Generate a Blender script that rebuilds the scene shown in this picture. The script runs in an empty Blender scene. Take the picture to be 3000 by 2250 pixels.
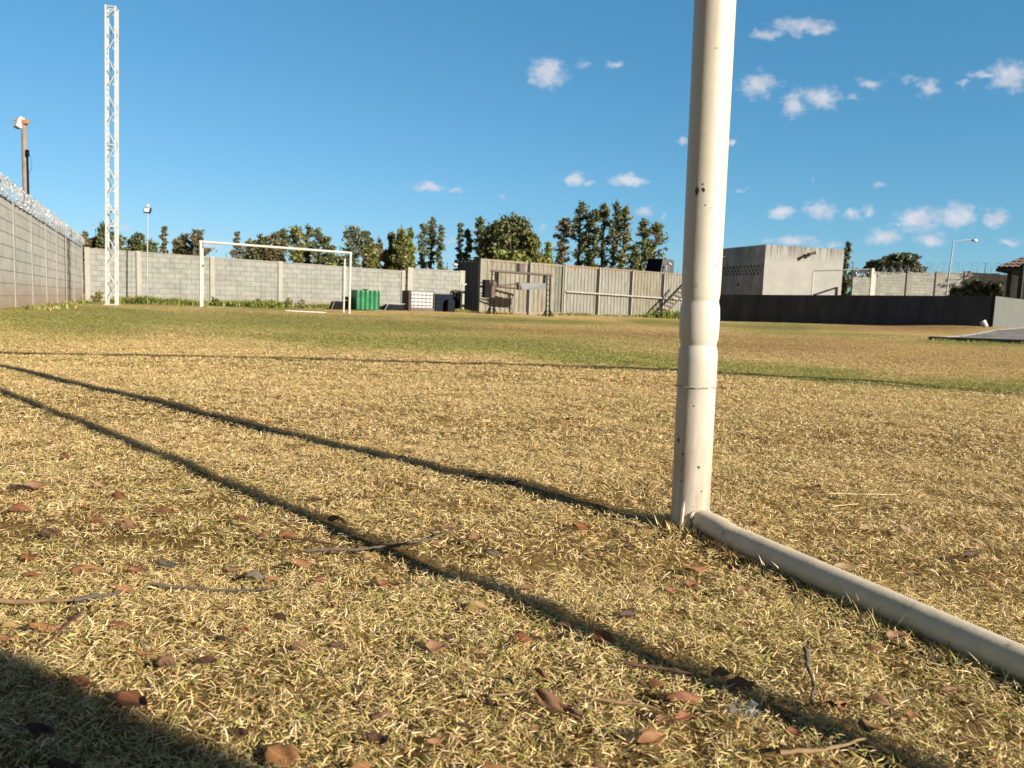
import bpy, math, random
import numpy as np
from mathutils import Vector, Matrix

R = random.Random(11)
NR = np.random.default_rng(7)
sc = bpy.context.scene
col = sc.collection

# ------------------------------------------------------------------ camera
F = 2250.0; EYE = 0.45
pit = math.atan2(232.0, F); rol = 0.038
r0 = Vector((1, 0, 0)); fw = Vector((0, math.cos(pit), -math.sin(pit))); u0 = Vector((0, math.sin(pit), math.cos(pit)))
rt = r0*math.cos(rol) + u0*math.sin(rol); up = u0*math.cos(rol) - r0*math.sin(rol)
CAM = Vector((0, 0, EYE))
cd = bpy.data.cameras.new('camera'); cam = bpy.data.objects.new('camera', cd); col.objects.link(cam)
cam.matrix_world = Matrix(((rt.x, up.x, -fw.x, 0), (rt.y, up.y, -fw.y, 0), (rt.z, up.z, -fw.z, EYE), (0, 0, 0, 1)))
cd.sensor_width = 36; cd.lens = 27.0; cd.clip_start = 0.02; cd.clip_end = 6000
cd.dof.use_dof = True; cd.dof.focus_distance = 1.75; cd.dof.aperture_fstop = 11
sc.camera = cam

def ray(px, py):
    return fw + rt*((px-1500)/F) + up*((1125-py)/F)
def pt(px, py, Y):                       # point seen at that photo pixel, at depth Y
    d = ray(px, py); return CAM + d*(Y/d.y)
def onz(px, py, z=0.0):
    d = ray(px, py); return CAM + d*((z-EYE)/d.z)

# ------------------------------------------------------------------ terrain
def vnoise(x, y, seed=0):
    xi = np.floor(x).astype(np.int64); yi = np.floor(y).astype(np.int64)
    fx = x-xi; fy = y-yi; fx = fx*fx*(3-2*fx); fy = fy*fy*(3-2*fy)
    def h(a, b):
        n = (a*374761393 + b*668265263 + seed*144269) & 0x7fffffff
        n = ((n ^ (n >> 13))*1274126177) & 0x7fffffff
        return ((n ^ (n >> 16)) & 0xffff)/65535.0
    return (h(xi, yi)*(1-fx)+h(xi+1, yi)*fx)*(1-fy) + (h(xi, yi+1)*(1-fx)+h(xi+1, yi+1)*fx)*fy

GC = [(-3, 0, 0), (3, 0, 0), (0, -4, 0), (0, 1.5, 0), (1.5, 3, 0), (-1.5, 3, 0), (0, 6, 0.0), (-4.5, 6, -.03), (3.8, 6, -.07), (0, 9, .0), (5, 10, -.03), (-6, 10, 0), (0, 14, 0)]
for px, py, Y in [(0, 905, 13.8), (243, 885, 29), (325, 893, 22.5), (588, 899, 24.7), (1023, 919, 26.3), (1230, 911, 33), (1404, 918, 36.3),
                  (1603, 928, 36), (1923, 926, 46), (2105, 941, 43), (2910, 958, 33.5), (2720, 996, 16), (3000, 1006, 15), (2500, 955, 34), (1740, 925, 41)]:
    p = pt(px, py, Y); GC.append((p.x, p.y, p.z))
GC += [(-60, 60, -.1), (60, 60, .4), (0, 90, .1), (100, 0, 0), (-100, 0, 0), (0, -100, 0), (0, 300, 0)]
GCA = np.array(GC)
def gz(x, y):
    x = np.asarray(x, float); y = np.asarray(y, float)
    num = np.zeros_like(x); den = np.zeros_like(x)
    for cx, cy, cz in GCA:
        w = 1.0/((x-cx)**2+(y-cy)**2+0.8)**1.6
        num += w*cz; den += w
    z = num/den
    return z + (vnoise(x*2.2, y*2.2, 3)-.5)*.009 + (vnoise(x*7, y*7, 4)-.5)*.009 + (vnoise(x*19, y*19, 5)-.5)*.009*np.clip(1.4-np.hypot(x, y)/6, 0, 1)
def gzf(x, y): return float(gz(np.array([x]), np.array([y]))[0])

# colour of the turf, laid out on the ground: green and bare-earth zones
def zones(x, y):
    yy = np.maximum(y, .3); u = x/yy; w = 1.0/yy
    def blobs(L):
        a = np.zeros_like(u)
        for px, py, hw, hh, amt in L:
            d = ray(px, py); uu = d.x/d.y; ww = -d.z/d.y/EYE
            a = np.maximum(a, amt*np.exp(-np.abs(((u-uu)/(hw/F)))**3 - ((w-ww)/(hh/F/EYE))**2))
        return a
    n = vnoise(u*9+40, w*26+3, 8)*.6 + vnoise(x*.7, y*.7, 9)*.4
    g = blobs([(520, 886, 420, 14, 1.0), (200, 907, 320, 12, .8), (330, 932, 520, 18, .42), (800, 968, 330, 22, .55), (1000, 995, 330, 26, .75), (1450, 1012, 360, 30, .85),
               (1800, 1050, 320, 26, .95), (2250, 1075, 330, 24, .85), (2850, 1105, 330, 17, .7), (1500, 938, 380, 9, .9), (1950, 948, 130, 12, 1.1),
               (2250, 962, 260, 12, .7), (2560, 990, 420, 9, .45), (2850, 1013, 170, 9, .8), (1080, 925, 220, 8, .55), (60, 930, 200, 20, .4), (350, 940, 850, 42, .62), (900, 950, 560, 30, .62), (1500, 1000, 700, 40, .42)])
    d = blobs([(1560, 970, 470, 17, .85), (2300, 1012, 380, 22, .95), (2800, 1048, 380, 22, .7), (1950, 985, 260, 15, .85), (2650, 968, 260, 10, .95), (820, 922, 280, 9, .7), (1300, 948, 280, 9, .7), (40, 897, 60, 9, .8)])
    n2 = vnoise(u*30+7, w*60+1, 12); g = np.clip(g*(.5+.75*n+.35*n2) + (n-.62)*.35, 0, 1); d = np.clip(d*(.5+.9*(1-n)), 0, 1)
    return g, d

# ------------------------------------------------------------------ materials
def newmat(name):
    m = bpy.data.materials.new(name); m.use_nodes = True
    return m, m.node_tree, m.node_tree.nodes['Principled BSDF']
def nd(t, typ, **kw):
    n = t.nodes.new(typ)
    for k, v in kw.items():
        if k.startswith('i_'): n.inputs[k[2:].replace('_', ' ')].default_value = v
        else: setattr(n, k, v)
    return n
def c4(c): return (c[0], c[1], c[2], 1)
def mixc(t, fac, a, b, mode='MIX'):
    n = t.nodes.new('ShaderNodeMix'); n.data_type = 'RGBA'; n.blend_type = mode
    for i, v in ((0, fac), (6, a), (7, b)):
        if isinstance(v, (int, float)): n.inputs[i].default_value = v
        elif isinstance(v, tuple): n.inputs[i].default_value = c4(v)
        else: t.links.new(v, n.inputs[i])
    return n.outputs[2]
def math_(t, op, a, b=None, clamp=False):
    n = t.nodes.new('ShaderNodeMath'); n.operation = op; n.use_clamp = clamp
    for i, v in ((0, a), (1, b)):
        if v is None: continue
        if isinstance(v, (int, float)): n.inputs[i].default_value = v
        else: t.links.new(v, n.inputs[i])
    return n.outputs[0]
def ramp(t, src, p0, p1):
    n = t.nodes.new('ShaderNodeMapRange'); n.inputs[1].default_value = p0; n.inputs[2].default_value = p1
    t.links.new(src, n.inputs[0]); return n.outputs[0]
def noise(t, scale, vec=None, detail=4, rough=.55):
    n = t.nodes.new('ShaderNodeTexNoise'); n.inputs['Scale'].default_value = scale; n.inputs['Detail'].default_value = detail; n.inputs['Roughness'].default_value = rough
    if vec is not None: t.links.new(vec, n.inputs['Vector'])
    return n.outputs[0]
def bump(t, b, h, strength=.3, dist=.01):
    n = t.nodes.new('ShaderNodeBump'); n.inputs['Strength'].default_value = strength; n.inputs['Distance'].default_value = dist
    t.links.new(h, n.inputs['Height']); t.links.new(n.outputs[0], b.inputs['Normal'])
def objco(t): return t.nodes.new('ShaderNodeTexCoord').outputs['Object']
def attr(t, name, out='Vector'):
    n = t.nodes.new('ShaderNodeAttribute'); n.attribute_name = name; return n.outputs[out]
def mapping(t, vec, sc_=(1, 1, 1), loc=(0, 0, 0)):
    n = t.nodes.new('ShaderNodeMapping'); n.inputs['Scale'].default_value = sc_; n.inputs['Location'].default_value = loc
    t.links.new(vec, n.inputs['Vector']); return n.outputs[0]

def plain(name, c, rough=.6, var=.25, scale=6.0, c2=None, metal=0.0, bmp=.0, spec=.4, stretch=(1, 1, 1)):
    m, t, b = newmat(name)
    co = mapping(t, objco(t), stretch)
    n = noise(t, scale, co, 5, .65)
    f = ramp(t, n, .32, .68)
    a = tuple(max(0, x*(1-var)) for x in c); z = c2 if c2 else tuple(min(1, x*(1+var)) for x in c)
    t.links.new(mixc(t, f, a, z), b.inputs['Base Color'])
    b.inputs['Roughness'].default_value = rough; b.inputs['Metallic'].default_value = metal; b.inputs['Specular IOR Level'].default_value = spec
    if bmp: bump(t, b, n, bmp, .01)
    return m

M = {}
# grass blades: colour per blade
m, t, b = newmat('grass_blades')
ca = attr(t, 'col', 'Color')
t.links.new(ca, b.inputs['Base Color']); b.inputs['Roughness'].default_value = .55; b.inputs['Specular IOR Level'].default_value = .35
tr = t.nodes.new('ShaderNodeBsdfTranslucent'); t.links.new(ca, tr.inputs['Color'])
mx = t.nodes.new('ShaderNodeMixShader'); mx.inputs[0].default_value = .18
t.links.new(b.outputs[0], mx.inputs[1]); t.links.new(tr.outputs[0], mx.inputs[2])
t.links.new(mx.outputs[0], t.nodes['Material Output'].inputs['Surface'])
M['blade'] = m
# ground
m, t, b = newmat('turf_ground')
co = objco(t)
n1 = noise(t, 60, co, 6, .7); n2 = noise(t, 4, co, 5, .65); n3 = noise(t, .6, co, 4, .6)
base = attr(t, 'col', 'Color')
k = math_(t, 'ADD', math_(t, 'MULTIPLY', ramp(t, n1, .3, .7), .55), math_(t, 'MULTIPLY', ramp(t, n2, .3, .7), .45))
k = math_(t, 'ADD', math_(t, 'MULTIPLY', k, .75), math_(t, 'MULTIPLY', ramp(t, n3, .3, .7), .3))
dark = mixc(t, 1.0, base, (.45, .42, .36), 'MULTIPLY')
lite = mixc(t, 1.0, base, (1.3, 1.28, 1.2), 'MULTIPLY')
t.links.new(mixc(t, k, dark, lite), b.inputs['Base Color']); b.inputs['Roughness'].default_value = .95; b.inputs['Specular IOR Level'].default_value = .1
bump(t, b, n1, .6, .02)
M['ground'] = m

def block_mat(name, c1, c2, mortar, bw=.4, bh=.2, ms=.014, dust=None, horiz=False, streak=0.0):
    m, t, b = newmat(name)
    uv = attr(t, 'bp')
    br = t.nodes.new('ShaderNodeTexBrick'); t.links.new(uv, br.inputs['Vector'])
    br.offset = 0 if horiz else .5
    br.inputs['Scale'].default_value = 1; br.inputs['Brick Width'].default_value = bw; br.inputs['Row Height'].default_value = bh
    br.inputs['Mortar Size'].default_value = ms; br.inputs['Mortar Smooth'].default_value = .3; br.inputs['Bias'].default_value = -.1
    br.inputs['Color1'].default_value = c4(c1); br.inputs['Color2'].default_value = c4(c2); br.inputs['Mortar'].default_value = c4(mortar)
    n = noise(t, 2.5, uv, 6, .7)
    c = mixc(t, ramp(t, n, .3, .72), mixc(t, 1.0, br.outputs[0], (.74, .74, .72), 'MULTIPLY'), mixc(t, 1.0, br.outputs[0], (1.12, 1.12, 1.1), 'MULTIPLY'))
    if streak:
        ns = noise(t, 1, mapping(t, uv, (9, .9, 1)), 4, .7)
        c = mixc(t, math_(t, 'MULTIPLY', ramp(t, ns, .5, .75), streak), c, mixc(t, 1.0, c, (.55, .55, .53), 'MULTIPLY'))
    if dust:
        v = t.nodes.new('ShaderNodeSeparateXYZ'); t.links.new(uv, v.inputs[0])
        nn = noise(t, 1.6, uv, 4, .6)
        h = math_(t, 'ADD', v.outputs[1], math_(t, 'MULTIPLY', math_(t, 'SUBTRACT', nn, .5), .7))
        c = mixc(t, math_(t, 'MULTIPLY', math_(t, 'SUBTRACT', 1.0, ramp(t, h, .05, dust[1]), True), .8), c, dust[0])
    t.links.new(c, b.inputs['Base Color']); b.inputs['Roughness'].default_value = .9; b.inputs['Specular IOR Level'].default_value = .2
    bump(t, b, br.outputs[1], -.5, .01)
    return m
M['block'] = block_mat('grey_blocks', (.325, .32, .285), (.275, .275, .25), (.205, .205, .185), ms=.016, streak=.55, dust=((.30, .24, .17), .35))
M['block_left'] = block_mat('dusty_slabs', (.53, .51, .455), (.48, .46, .41), (.26, .25, .22), bw=2.0, bh=.235, ms=.014, dust=((.36, .24, .15), .75), horiz=True, streak=.6)
M['block_far'] = block_mat('pale_blocks', (.47, .465, .41), (.37, .365, .325), (.24, .24, .215), ms=.012, streak=.2)
M['pier'] = plain('pier_concrete', (.35, .325, .275), .9, .12, 3)
M['cap_dark'] = plain('cap_dark', (.07, .065, .055), .9, .3, 8)
M['cap'] = plain('cap_concrete', (.30, .28, .235), .9, .2, 5)
# rendered building
m, t, b = newmat('stained_render')
uv = attr(t, 'bp'); v = t.nodes.new('ShaderNodeSeparateXYZ'); t.links.new(uv, v.inputs[0])
n = noise(t, 1.2, uv, 7, .7); ns = noise(t, 1, mapping(t, uv, (5, .35, 1)), 5, .75)
c = mixc(t, ramp(t, n, .3, .7), (.265, .26, .235), (.34, .335, .305))
top = ramp(t, v.outputs[1], 3.9, 5.0)
drip = math_(t, 'MULTIPLY', top, ramp(t, ns, .42, .62), True)
c = mixc(t, math_(t, 'MULTIPLY', drip, 1.0), c, (.07, .06, .045))
t.links.new(c, b.inputs['Base Color']); b.inputs['Roughness'].default_value = .92; bump(t, b, n, .2, .02)
M['render'] = m
M['render_old'] = plain('old_grey_render', (.34, .33, .32), .92, .4, 1.5, bmp=.2, stretch=(1, 1, .5))
M['void_shade'] = plain('dark_void_shade', (.012, .012, .013), .9)  # near-black colour painted in for unlit hollows and post shadows
M['dark_front'] = plain('dark_slate_front', (.068, .071, .082), .85, .32, 1.6, spec=.1, stretch=(1, 1, .35), bmp=.3)  # front wall colour, darker and bluer than the return
M['grey_return'] = plain('grey_return_wall', (.12, .128, .115), .85, .07, .8)
M['gravel'] = plain('gravel', (.19, .172, .145), .95, .9, 3.2, bmp=1.0)
M['kerb'] = plain('kerb_concrete', (.10, .105, .09), .9, .3, 5)
M['kerb_pale'] = plain('kerb_pale', (.42, .38, .32), .9, .15, 5)
M['white_paint'] = plain('white_paint', (.56, .53, .46), .5, .08, 5)
M['white_mast'] = plain('white_mast_paint', (.50, .50, .48), .5, .06, 3)
M['galv'] = plain('galvanised', (.42, .43, .44), .45, .15, 8, metal=.4)
M['wire'] = plain('razor_wire_steel', (.55, .57, .58), .35, .2, 20, metal=.35)
M['wire_dark'] = plain('weathered_wire', (.20, .19, .17), .6, .2, 20)
M['concrete'] = plain('pole_concrete', (.24, .205, .165), .9, .2, 5)
M['orange'] = plain('orange_rust', (.42, .19, .08), .8, .3, 20)
M['black'] = plain('black_steel', (.010, .009, .010), .55, .3, 12, spec=.04)
M['blackm'] = plain('dark_tank', (.012, .014, .02), .6, .2, 5, spec=.04)
M['navy'] = plain('navy_plastic', (.009, .012, .024), .5, .2, 5, spec=.04)
M['rust'] = plain('rusty_steel', (.10, .055, .035), .8, .45, 14)
M['brownst'] = plain('brown_primer', (.11, .075, .065), .7, .25, 10)
M['sheetw'] = plain('pale_sheet', (.11, .12, .122), .6, .1, 5)
M['glassw'] = plain('lamp_glass', (.75, .75, .72), .2, .05, 5)
M['green'] = plain('green_plastic', (.008, .13, .045), .45, .25, 4, c2=(.02, .20, .075))
M['ibc'] = plain('white_plastic', (.56, .55, .52), .5, .06, 3)
M['cagem'] = plain('cage_steel', (.17, .17, .165), .5, .2, 9)
M['wood'] = plain('weathered_wood', (.13, .095, .07), .85, .35, 12, stretch=(1, 1, 5))
M['tile'] = plain('clay_tiles', (.22, .145, .105), .85, .4, 9)
M['rooftop'] = plain('roof_timber', (.05, .035, .028), .8, .3, 6)
M['shade_caster'] = block_mat('shade_caster_blocks', (.30, .29, .26), (.24, .24, .22), (.18, .17, .16))

def corr_mat(name, c1, c2, rust):
    m, t, b = newmat(name)
    uv = attr(t, 'bp'); v = t.nodes.new('ShaderNodeSeparateXYZ'); t.links.new(uv, v.inputs[0])
    n = noise(t, .9, uv, 6, .7); ns = noise(t, 1, mapping(t, uv, (4.5, .5, 1)), 5, .75); nf = noise(t, 1, mapping(t, uv, (14, 1.5, 1)), 3, .6)
    c = mixc(t, ramp(t, nf, .3, .7), c1, c2)  # darker colour streaks stand in for weak rib shading, plus groove dirt
    c = mixc(t, math_(t, 'MULTIPLY', ramp(t, ns, .46, .70), .8), c, rust)
    e = math_(t, 'ADD', ramp(t, v.outputs[1], 2.0, 2.75), math_(t, 'MULTIPLY', math_(t, 'SUBTRACT', n, .5), 1.6))
    c = mixc(t, math_(t, 'MULTIPLY', ramp(t, e, .5, 1.1), .75), c, (.26, .13, .05))
    t.links.new(c, b.inputs['Base Color']); b.inputs['Roughness'].default_value = .65; b.inputs['Metallic'].default_value = .0; b.inputs['Specular IOR Level'].default_value = .3
    return m
M['corr'] = corr_mat('corrugated_cream', (.30, .285, .22), (.145, .13, .09), (.15, .10, .055))
M['corr2'] = corr_mat('corrugated_grey', (.31, .305, .26), (.165, .16, .135), (.16, .12, .075))
M['corr3'] = corr_mat('corrugated_mottled', (.20, .21, .165), (.09, .10, .085), (.13, .12, .085))
M['corr_shaded'] = corr_mat('corrugated_shaded', (.10, .115, .10), (.075, .085, .078), (.09, .08, .06))  # darker copy of the sheet colour, putting the end's shade in

# near goal post paint: cream enamel, chips, splashed earth
m, t, b = newmat('cream_post_paint')
tc = t.nodes.new('ShaderNodeTexCoord'); co = tc.outputs['Object']
v = t.nodes.new('ShaderNodeSeparateXYZ'); t.links.new(co, v.inputs[0])
n = noise(t, 9, co, 6, .65); nf = noise(t, 70, co, 4, .6); nst = noise(t, 1, mapping(t, co, (40, 40, 5)), 5, .7)
c = mixc(t, ramp(t, n, .3, .7), (.56, .50, .385), (.63, .57, .45))
pale = mixc(t, ramp(t, n, .3, .7), (.56, .515, .44), (.63, .59, .51))
c = mixc(t, math_(t, 'SUBTRACT', 1.0, ramp(t, v.outputs[2], .25, .75)), c, pale)
lowm = math_(t, 'SUBTRACT', 1.0, ramp(t, v.outputs[2], .0, .42), True)
c = mixc(t, math_(t, 'MULTIPLY', math_(t, 'MULTIPLY', lowm, ramp(t, nst, .38, .62)), .8, True), c, (.36, .22, .12))
c = mixc(t, math_(t, 'MULTIPLY', ramp(t, nf, .66, .74), .55), c, (.22, .13, .07))
runs = noise(t, 1, mapping(t, co, (60, 60, 2.2)), 5, .75); patch = noise(t, 3.5, co, 4, .6)
c = mixc(t, math_(t, 'MULTIPLY', math_(t, 'MULTIPLY', ramp(t, runs, .52, .72), ramp(t, patch, .42, .62)), .5, True), c, (.27, .17, .10))
scr = noise(t, 1, mapping(t, co, (25, 25, 260)), 3, .6)
c = mixc(t, math_(t, 'MULTIPLY', ramp(t, scr, .66, .72), .25), c, (.33, .26, .18))
M['post'] = m; _post_c = c; _post_t = t; _post_b = b
b.inputs['Roughness'].default_value = .42; b.inputs['Specular IOR Level'].default_value = .4
bump(t, b, nf, .12, .002)
m, t, b = newmat('cream_rail_paint')
co = objco(t); n = noise(t, 30, co, 5, .65); nf = noise(t, 22, co, 6, .75)
c = mixc(t, ramp(t, n, .3, .7), (.66, .545, .39), (.80, .68, .50))
c = mixc(t, math_(t, 'MULTIPLY', ramp(t, nf, .6, .72), .85), c, (.15, .085, .05))
t.links.new(c, b.inputs['Base Color']); b.inputs['Roughness'].default_value = .6; bump(t, b, n, .25, .003)
M['rail'] = m
M['chip'] = plain('bare_metal_chip', (.05, .038, .03), .8, .4, 200)
M['weld'] = plain('weld_bead', (.40, .36, .30), .6, .45, 120, bmp=.4)

# ------------------------------------------------------------------ object helpers
def tag(o, label=None, cat=None, group=None, kind=None):
    if label: o['label'] = label
    if cat: o['category'] = cat
    if group: o['group'] = group
    if kind: o['kind'] = kind
    return o
def thing(name, label, cat, loc=(0, 0, 0), group=None):
    o = bpy.data.objects.new(name, None); o.empty_display_size = .2; col.objects.link(o); o.location = loc
    return tag(o, label, cat, group)

class MB:
    def __init__(s): s.v = []; s.f = []; s.uv = {}; s.c = None
    def vert(s, p, uv=None):
        s.v.append(Vector(p)); i = len(s.v)-1
        if uv is not None: s.uv[i] = uv
        return i
    def face(s, *ids): s.f.append(tuple(ids))
    def hexa(s, P, uvs=None):            # 8 corners: bottom 4 (ccw) then top 4
        i = [s.vert(p, uvs[k] if uvs else None) for k, p in enumerate(P)]
        for q in ((0, 3, 2, 1), (4, 5, 6, 7), (0, 1, 5, 4), (1, 2, 6, 5), (2, 3, 7, 6), (3, 0, 4, 7)): s.face(*[i[k] for k in q])
        return s
    def box(s, c, size, ax=None):
        c = Vector(c); X, Y, Z = ax if ax else (Vector((1, 0, 0)), Vector((0, 1, 0)), Vector((0, 0, 1)))
        a, b, d = X*size[0]/2, Y*size[1]/2, Z*size[2]/2
        return s.hexa([c-a-b-d, c+a-b-d, c+a+b-d, c-a+b-d, c-a-b+d, c+a-b+d, c+a+b+d, c-a+b+d])
    def slab(s, p, q, th, zb0, zt0, zb1, zt1, back, u0=0.0, v0=0.0):   # vertical wall from p to q; back = unit vector away from the seen face
        p = Vector((p[0], p[1], 0)); q = Vector((q[0], q[1], 0)); L = (q-p).length; B = Vector(back)*th; Z = Vector((0, 0, 1))
        P = [p+Z*zb0, q+Z*zb1, q+B+Z*zb1, p+B+Z*zb0, p+Z*zt0, q+Z*zt1, q+B+Z*zt1, p+B+Z*zt0]
        U = [(u0, v0), (u0+L, v0), (u0+L, v0), (u0, v0), (u0, v0+zt0-zb0), (u0+L, v0+zt1-zb1), (u0+L, v0+zt1-zb1), (u0, v0+zt0-zb0)]
        return s.hexa(P, U)
    def tube(s, pts, r, n=8, cap=True, rad=None):
        pts = [Vector(p) for p in pts]; rings = []
        ref = Vector((0, 0, 1))
        for k, p in enumerate(pts):
            d = (pts[min(k+1, len(pts)-1)] - pts[max(k-1, 0)]).normalized()
            a = d.cross(ref)
            if a.length < .05: a = d.cross(Vector((1, 0, 0)))
            a.normalize(); bb = d.cross(a); rr = rad[k] if rad else r
            rings.append([s.vert(p + a*rr*math.cos(2*math.pi*j/n) + bb*rr*math.sin(2*math.pi*j/n)) for j in range(n)])
        for k in range(len(rings)-1):
            for j in range(n): s.face(rings[k][j], rings[k][(j+1) % n], rings[k+1][(j+1) % n], rings[k+1][j])
        if cap: s.face(*rings[0][::-1]); s.face(*rings[-1])
        return s
    def lathe(s, axis0, axis1, prof, n=40):
        a0 = Vector(axis0); a1 = Vector(axis1); d = (a1-a0).normalized()
        x = d.cross(Vector((0, 1, 0))).normalized(); y = d.cross(x); rings = []
        for h, r in prof: rings.append([s.vert(a0+d*h + x*r*math.cos(2*math.pi*j/n) + y*r*math.sin(2*math.pi*j/n)) for j in range(n)])
        for k in range(len(rings)-1):
            for j in range(n): s.face(rings[k][j], rings[k][(j+1) % n], rings[k+1][(j+1) % n], rings[k+1][j])
        s.face(*rings[0][::-1]); s.face(*rings[-1]); return s
    def prism(s, poly, off):
        off = Vector(off); n = len(poly); a = [s.vert(p) for p in poly]; b = [s.vert(Vector(p)+off) for p in poly]
        s.face(*a[::-1]); s.face(*b)
        for j in range(n): s.face(a[j], a[(j+1) % n], b[(j+1) % n], b[j])
        return s
    def ball(s, c, r, n=12, m=8, sq=(1, 1, 1)):
        c = Vector(c); rings = []
        for i in range(1, m):
            th = math.pi*i/m
            rings.append([s.vert(c+Vector((r*sq[0]*math.sin(th)*math.cos(2*math.pi*j/n), r*sq[1]*math.sin(th)*math.sin(2*math.pi*j/n), r*sq[2]*math.cos(th)))) for j in range(n)])
        t_ = s.vert(c+Vector((0, 0, r*sq[2]))); b_ = s.vert(c-Vector((0, 0, r*sq[2])))
        for j in range(n):
            s.face(t_, rings[0][j], rings[0][(j+1) % n]); s.face(b_, rings[-1][(j+1) % n], rings[-1][j])
            for k in range(len(rings)-1): s.face(rings[k][j], rings[k+1][j], rings[k+1][(j+1) % n], rings[k][(j+1) % n])
        return s
    def build(s, name, mat, parent=None, smooth=False, loc=None, bevel=0):
        root = parent
        while root is not None and root.parent is not None: root = root.parent
        o0 = Vector(root.location) if root is not None else Vector(loc if loc else (0, 0, 0))
        me = bpy.data.meshes.new(name); me.from_pydata([tuple(p-o0) for p in s.v], [], s.f); me.update()
        if s.uv:
            a = me.attributes.new('bp', 'FLOAT_VECTOR', 'POINT'); buf = np.zeros((len(s.v), 3), np.float32)
            for i, q in s.uv.items(): buf[i, :len(q)] = q
            a.data.foreach_set('vector', buf.ravel())
        if smooth:
            me.polygons.foreach_set('use_smooth', [True]*len(me.polygons)); me.set_sharp_from_angle(angle=math.radians(50))
        me.materials.append(mat)
        o = bpy.data.objects.new(name, me); col.objects.link(o)
        if parent is not None: o.parent = parent
        else: o.location = o0
        if bevel:
            bv = o.modifiers.new('bevel', 'BEVEL'); bv.width = bevel; bv.segments = 2; bv.limit_method = 'ANGLE'
        return o

def np_mesh(name, V, faces_per, nv, mat, colr=None, smooth=False):
    """V: (N, nv, 3); faces_per: list of index tuples inside each item"""
    N = V.shape[0]
    me = bpy.data.meshes.new(name); me.vertices.add(N*nv); me.vertices.foreach_set('co', V.reshape(-1).astype(np.float32))
    sizes = [len(f) for f in faces_per]; flat = np.concatenate([np.array(f) for f in faces_per])
    loops = (flat[None, :] + (np.arange(N)*nv)[:, None]).ravel().astype(np.int32)
    me.loops.add(len(loops)); me.loops.foreach_set('vertex_index', loops)
    starts = np.concatenate([[0], np.cumsum(sizes)[:-1]]); nl = len(flat)
    st = (starts[None, :] + (np.arange(N)*nl)[:, None]).ravel().astype(np.int32)
    me.polygons.add(len(st)); me.polygons.foreach_set('loop_start', st)
    me.update(calc_edges=True)
    if colr is not None:
        a = me.color_attributes.new('col', 'FLOAT_COLOR', 'POINT')
        cc = np.ones((N, nv, 4), np.float32); cc[:, :, :3] = colr[:, None, :] if colr.ndim == 2 else colr
        a.data.foreach_set('color', cc.ravel())
    if smooth: me.polygons.foreach_set('use_smooth', np.ones(len(st), bool))
    me.materials.append(mat)
    o = bpy.data.objects.new(name, me); col.objects.link(o); return o

# ------------------------------------------------------------------ ground sheet
STRAW = np.array([(.80, .58, .27), (.72, .51, .21), (.58, .39, .145), (.88, .69, .39), (.36, .21, .075), (.62, .52, .17), (.50, .43, .14)])*np.array((1.40, 1.37, 1.50))
GREEN = np.array([(.22, .30, .04), (.33, .38, .055), (.44, .43, .09), (.16, .25, .03)])
DIRT = np.array([(.48, .28, .11), (.54, .34, .14)])*1.12
def build_ground():
    na = 640; rad = np.concatenate([[0.0], np.geomspace(.12, 2500, 250)])
    th = np.linspace(0, 2*np.pi, na, endpoint=False)
    x = rad[:, None]*np.cos(th)[None, :]; y = rad[:, None]*np.sin(th)[None, :]
    z = np.where(np.hypot(x, y) < 200, gz(x, y), 0.0) - .004
    g, d = zones(x, y)
    c = np.zeros(x.shape+(3,)); c[:] = (.60, .425, .17)
    c = c*(1-d[..., None]) + np.array((.33, .19, .08))*d[..., None]
    c = c*(1-g[..., None]*.85) + np.array((.15, .17, .045))*g[..., None]*.85
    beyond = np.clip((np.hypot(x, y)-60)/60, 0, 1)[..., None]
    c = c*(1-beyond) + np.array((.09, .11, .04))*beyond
    nearf = np.clip(1-(np.hypot(x, y)-4)/7, 0, 1)[..., None]; c = c*(1-nearf) + c*np.array((.42, .37, .31))*nearf   # brown thatch under the blades, darkened near to paint shade into the gaps
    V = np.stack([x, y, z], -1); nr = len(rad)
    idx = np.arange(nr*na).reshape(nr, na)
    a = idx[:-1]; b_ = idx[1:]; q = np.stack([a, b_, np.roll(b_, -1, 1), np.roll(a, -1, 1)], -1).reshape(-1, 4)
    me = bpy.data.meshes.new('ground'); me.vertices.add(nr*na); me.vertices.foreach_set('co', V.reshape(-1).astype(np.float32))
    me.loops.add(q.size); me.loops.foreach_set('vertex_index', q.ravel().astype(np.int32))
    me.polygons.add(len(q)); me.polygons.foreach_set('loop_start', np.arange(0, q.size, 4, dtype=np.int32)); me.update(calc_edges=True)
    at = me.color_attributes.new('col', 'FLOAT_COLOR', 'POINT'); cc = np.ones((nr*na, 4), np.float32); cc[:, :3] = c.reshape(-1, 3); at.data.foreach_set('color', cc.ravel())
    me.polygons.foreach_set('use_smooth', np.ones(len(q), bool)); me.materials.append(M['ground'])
    o = bpy.data.objects.new('ground', me); col.objects.link(o)
    tag(o, 'dry turf pitch running out to the block walls', 'ground', None, 'structure')
build_ground()

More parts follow.
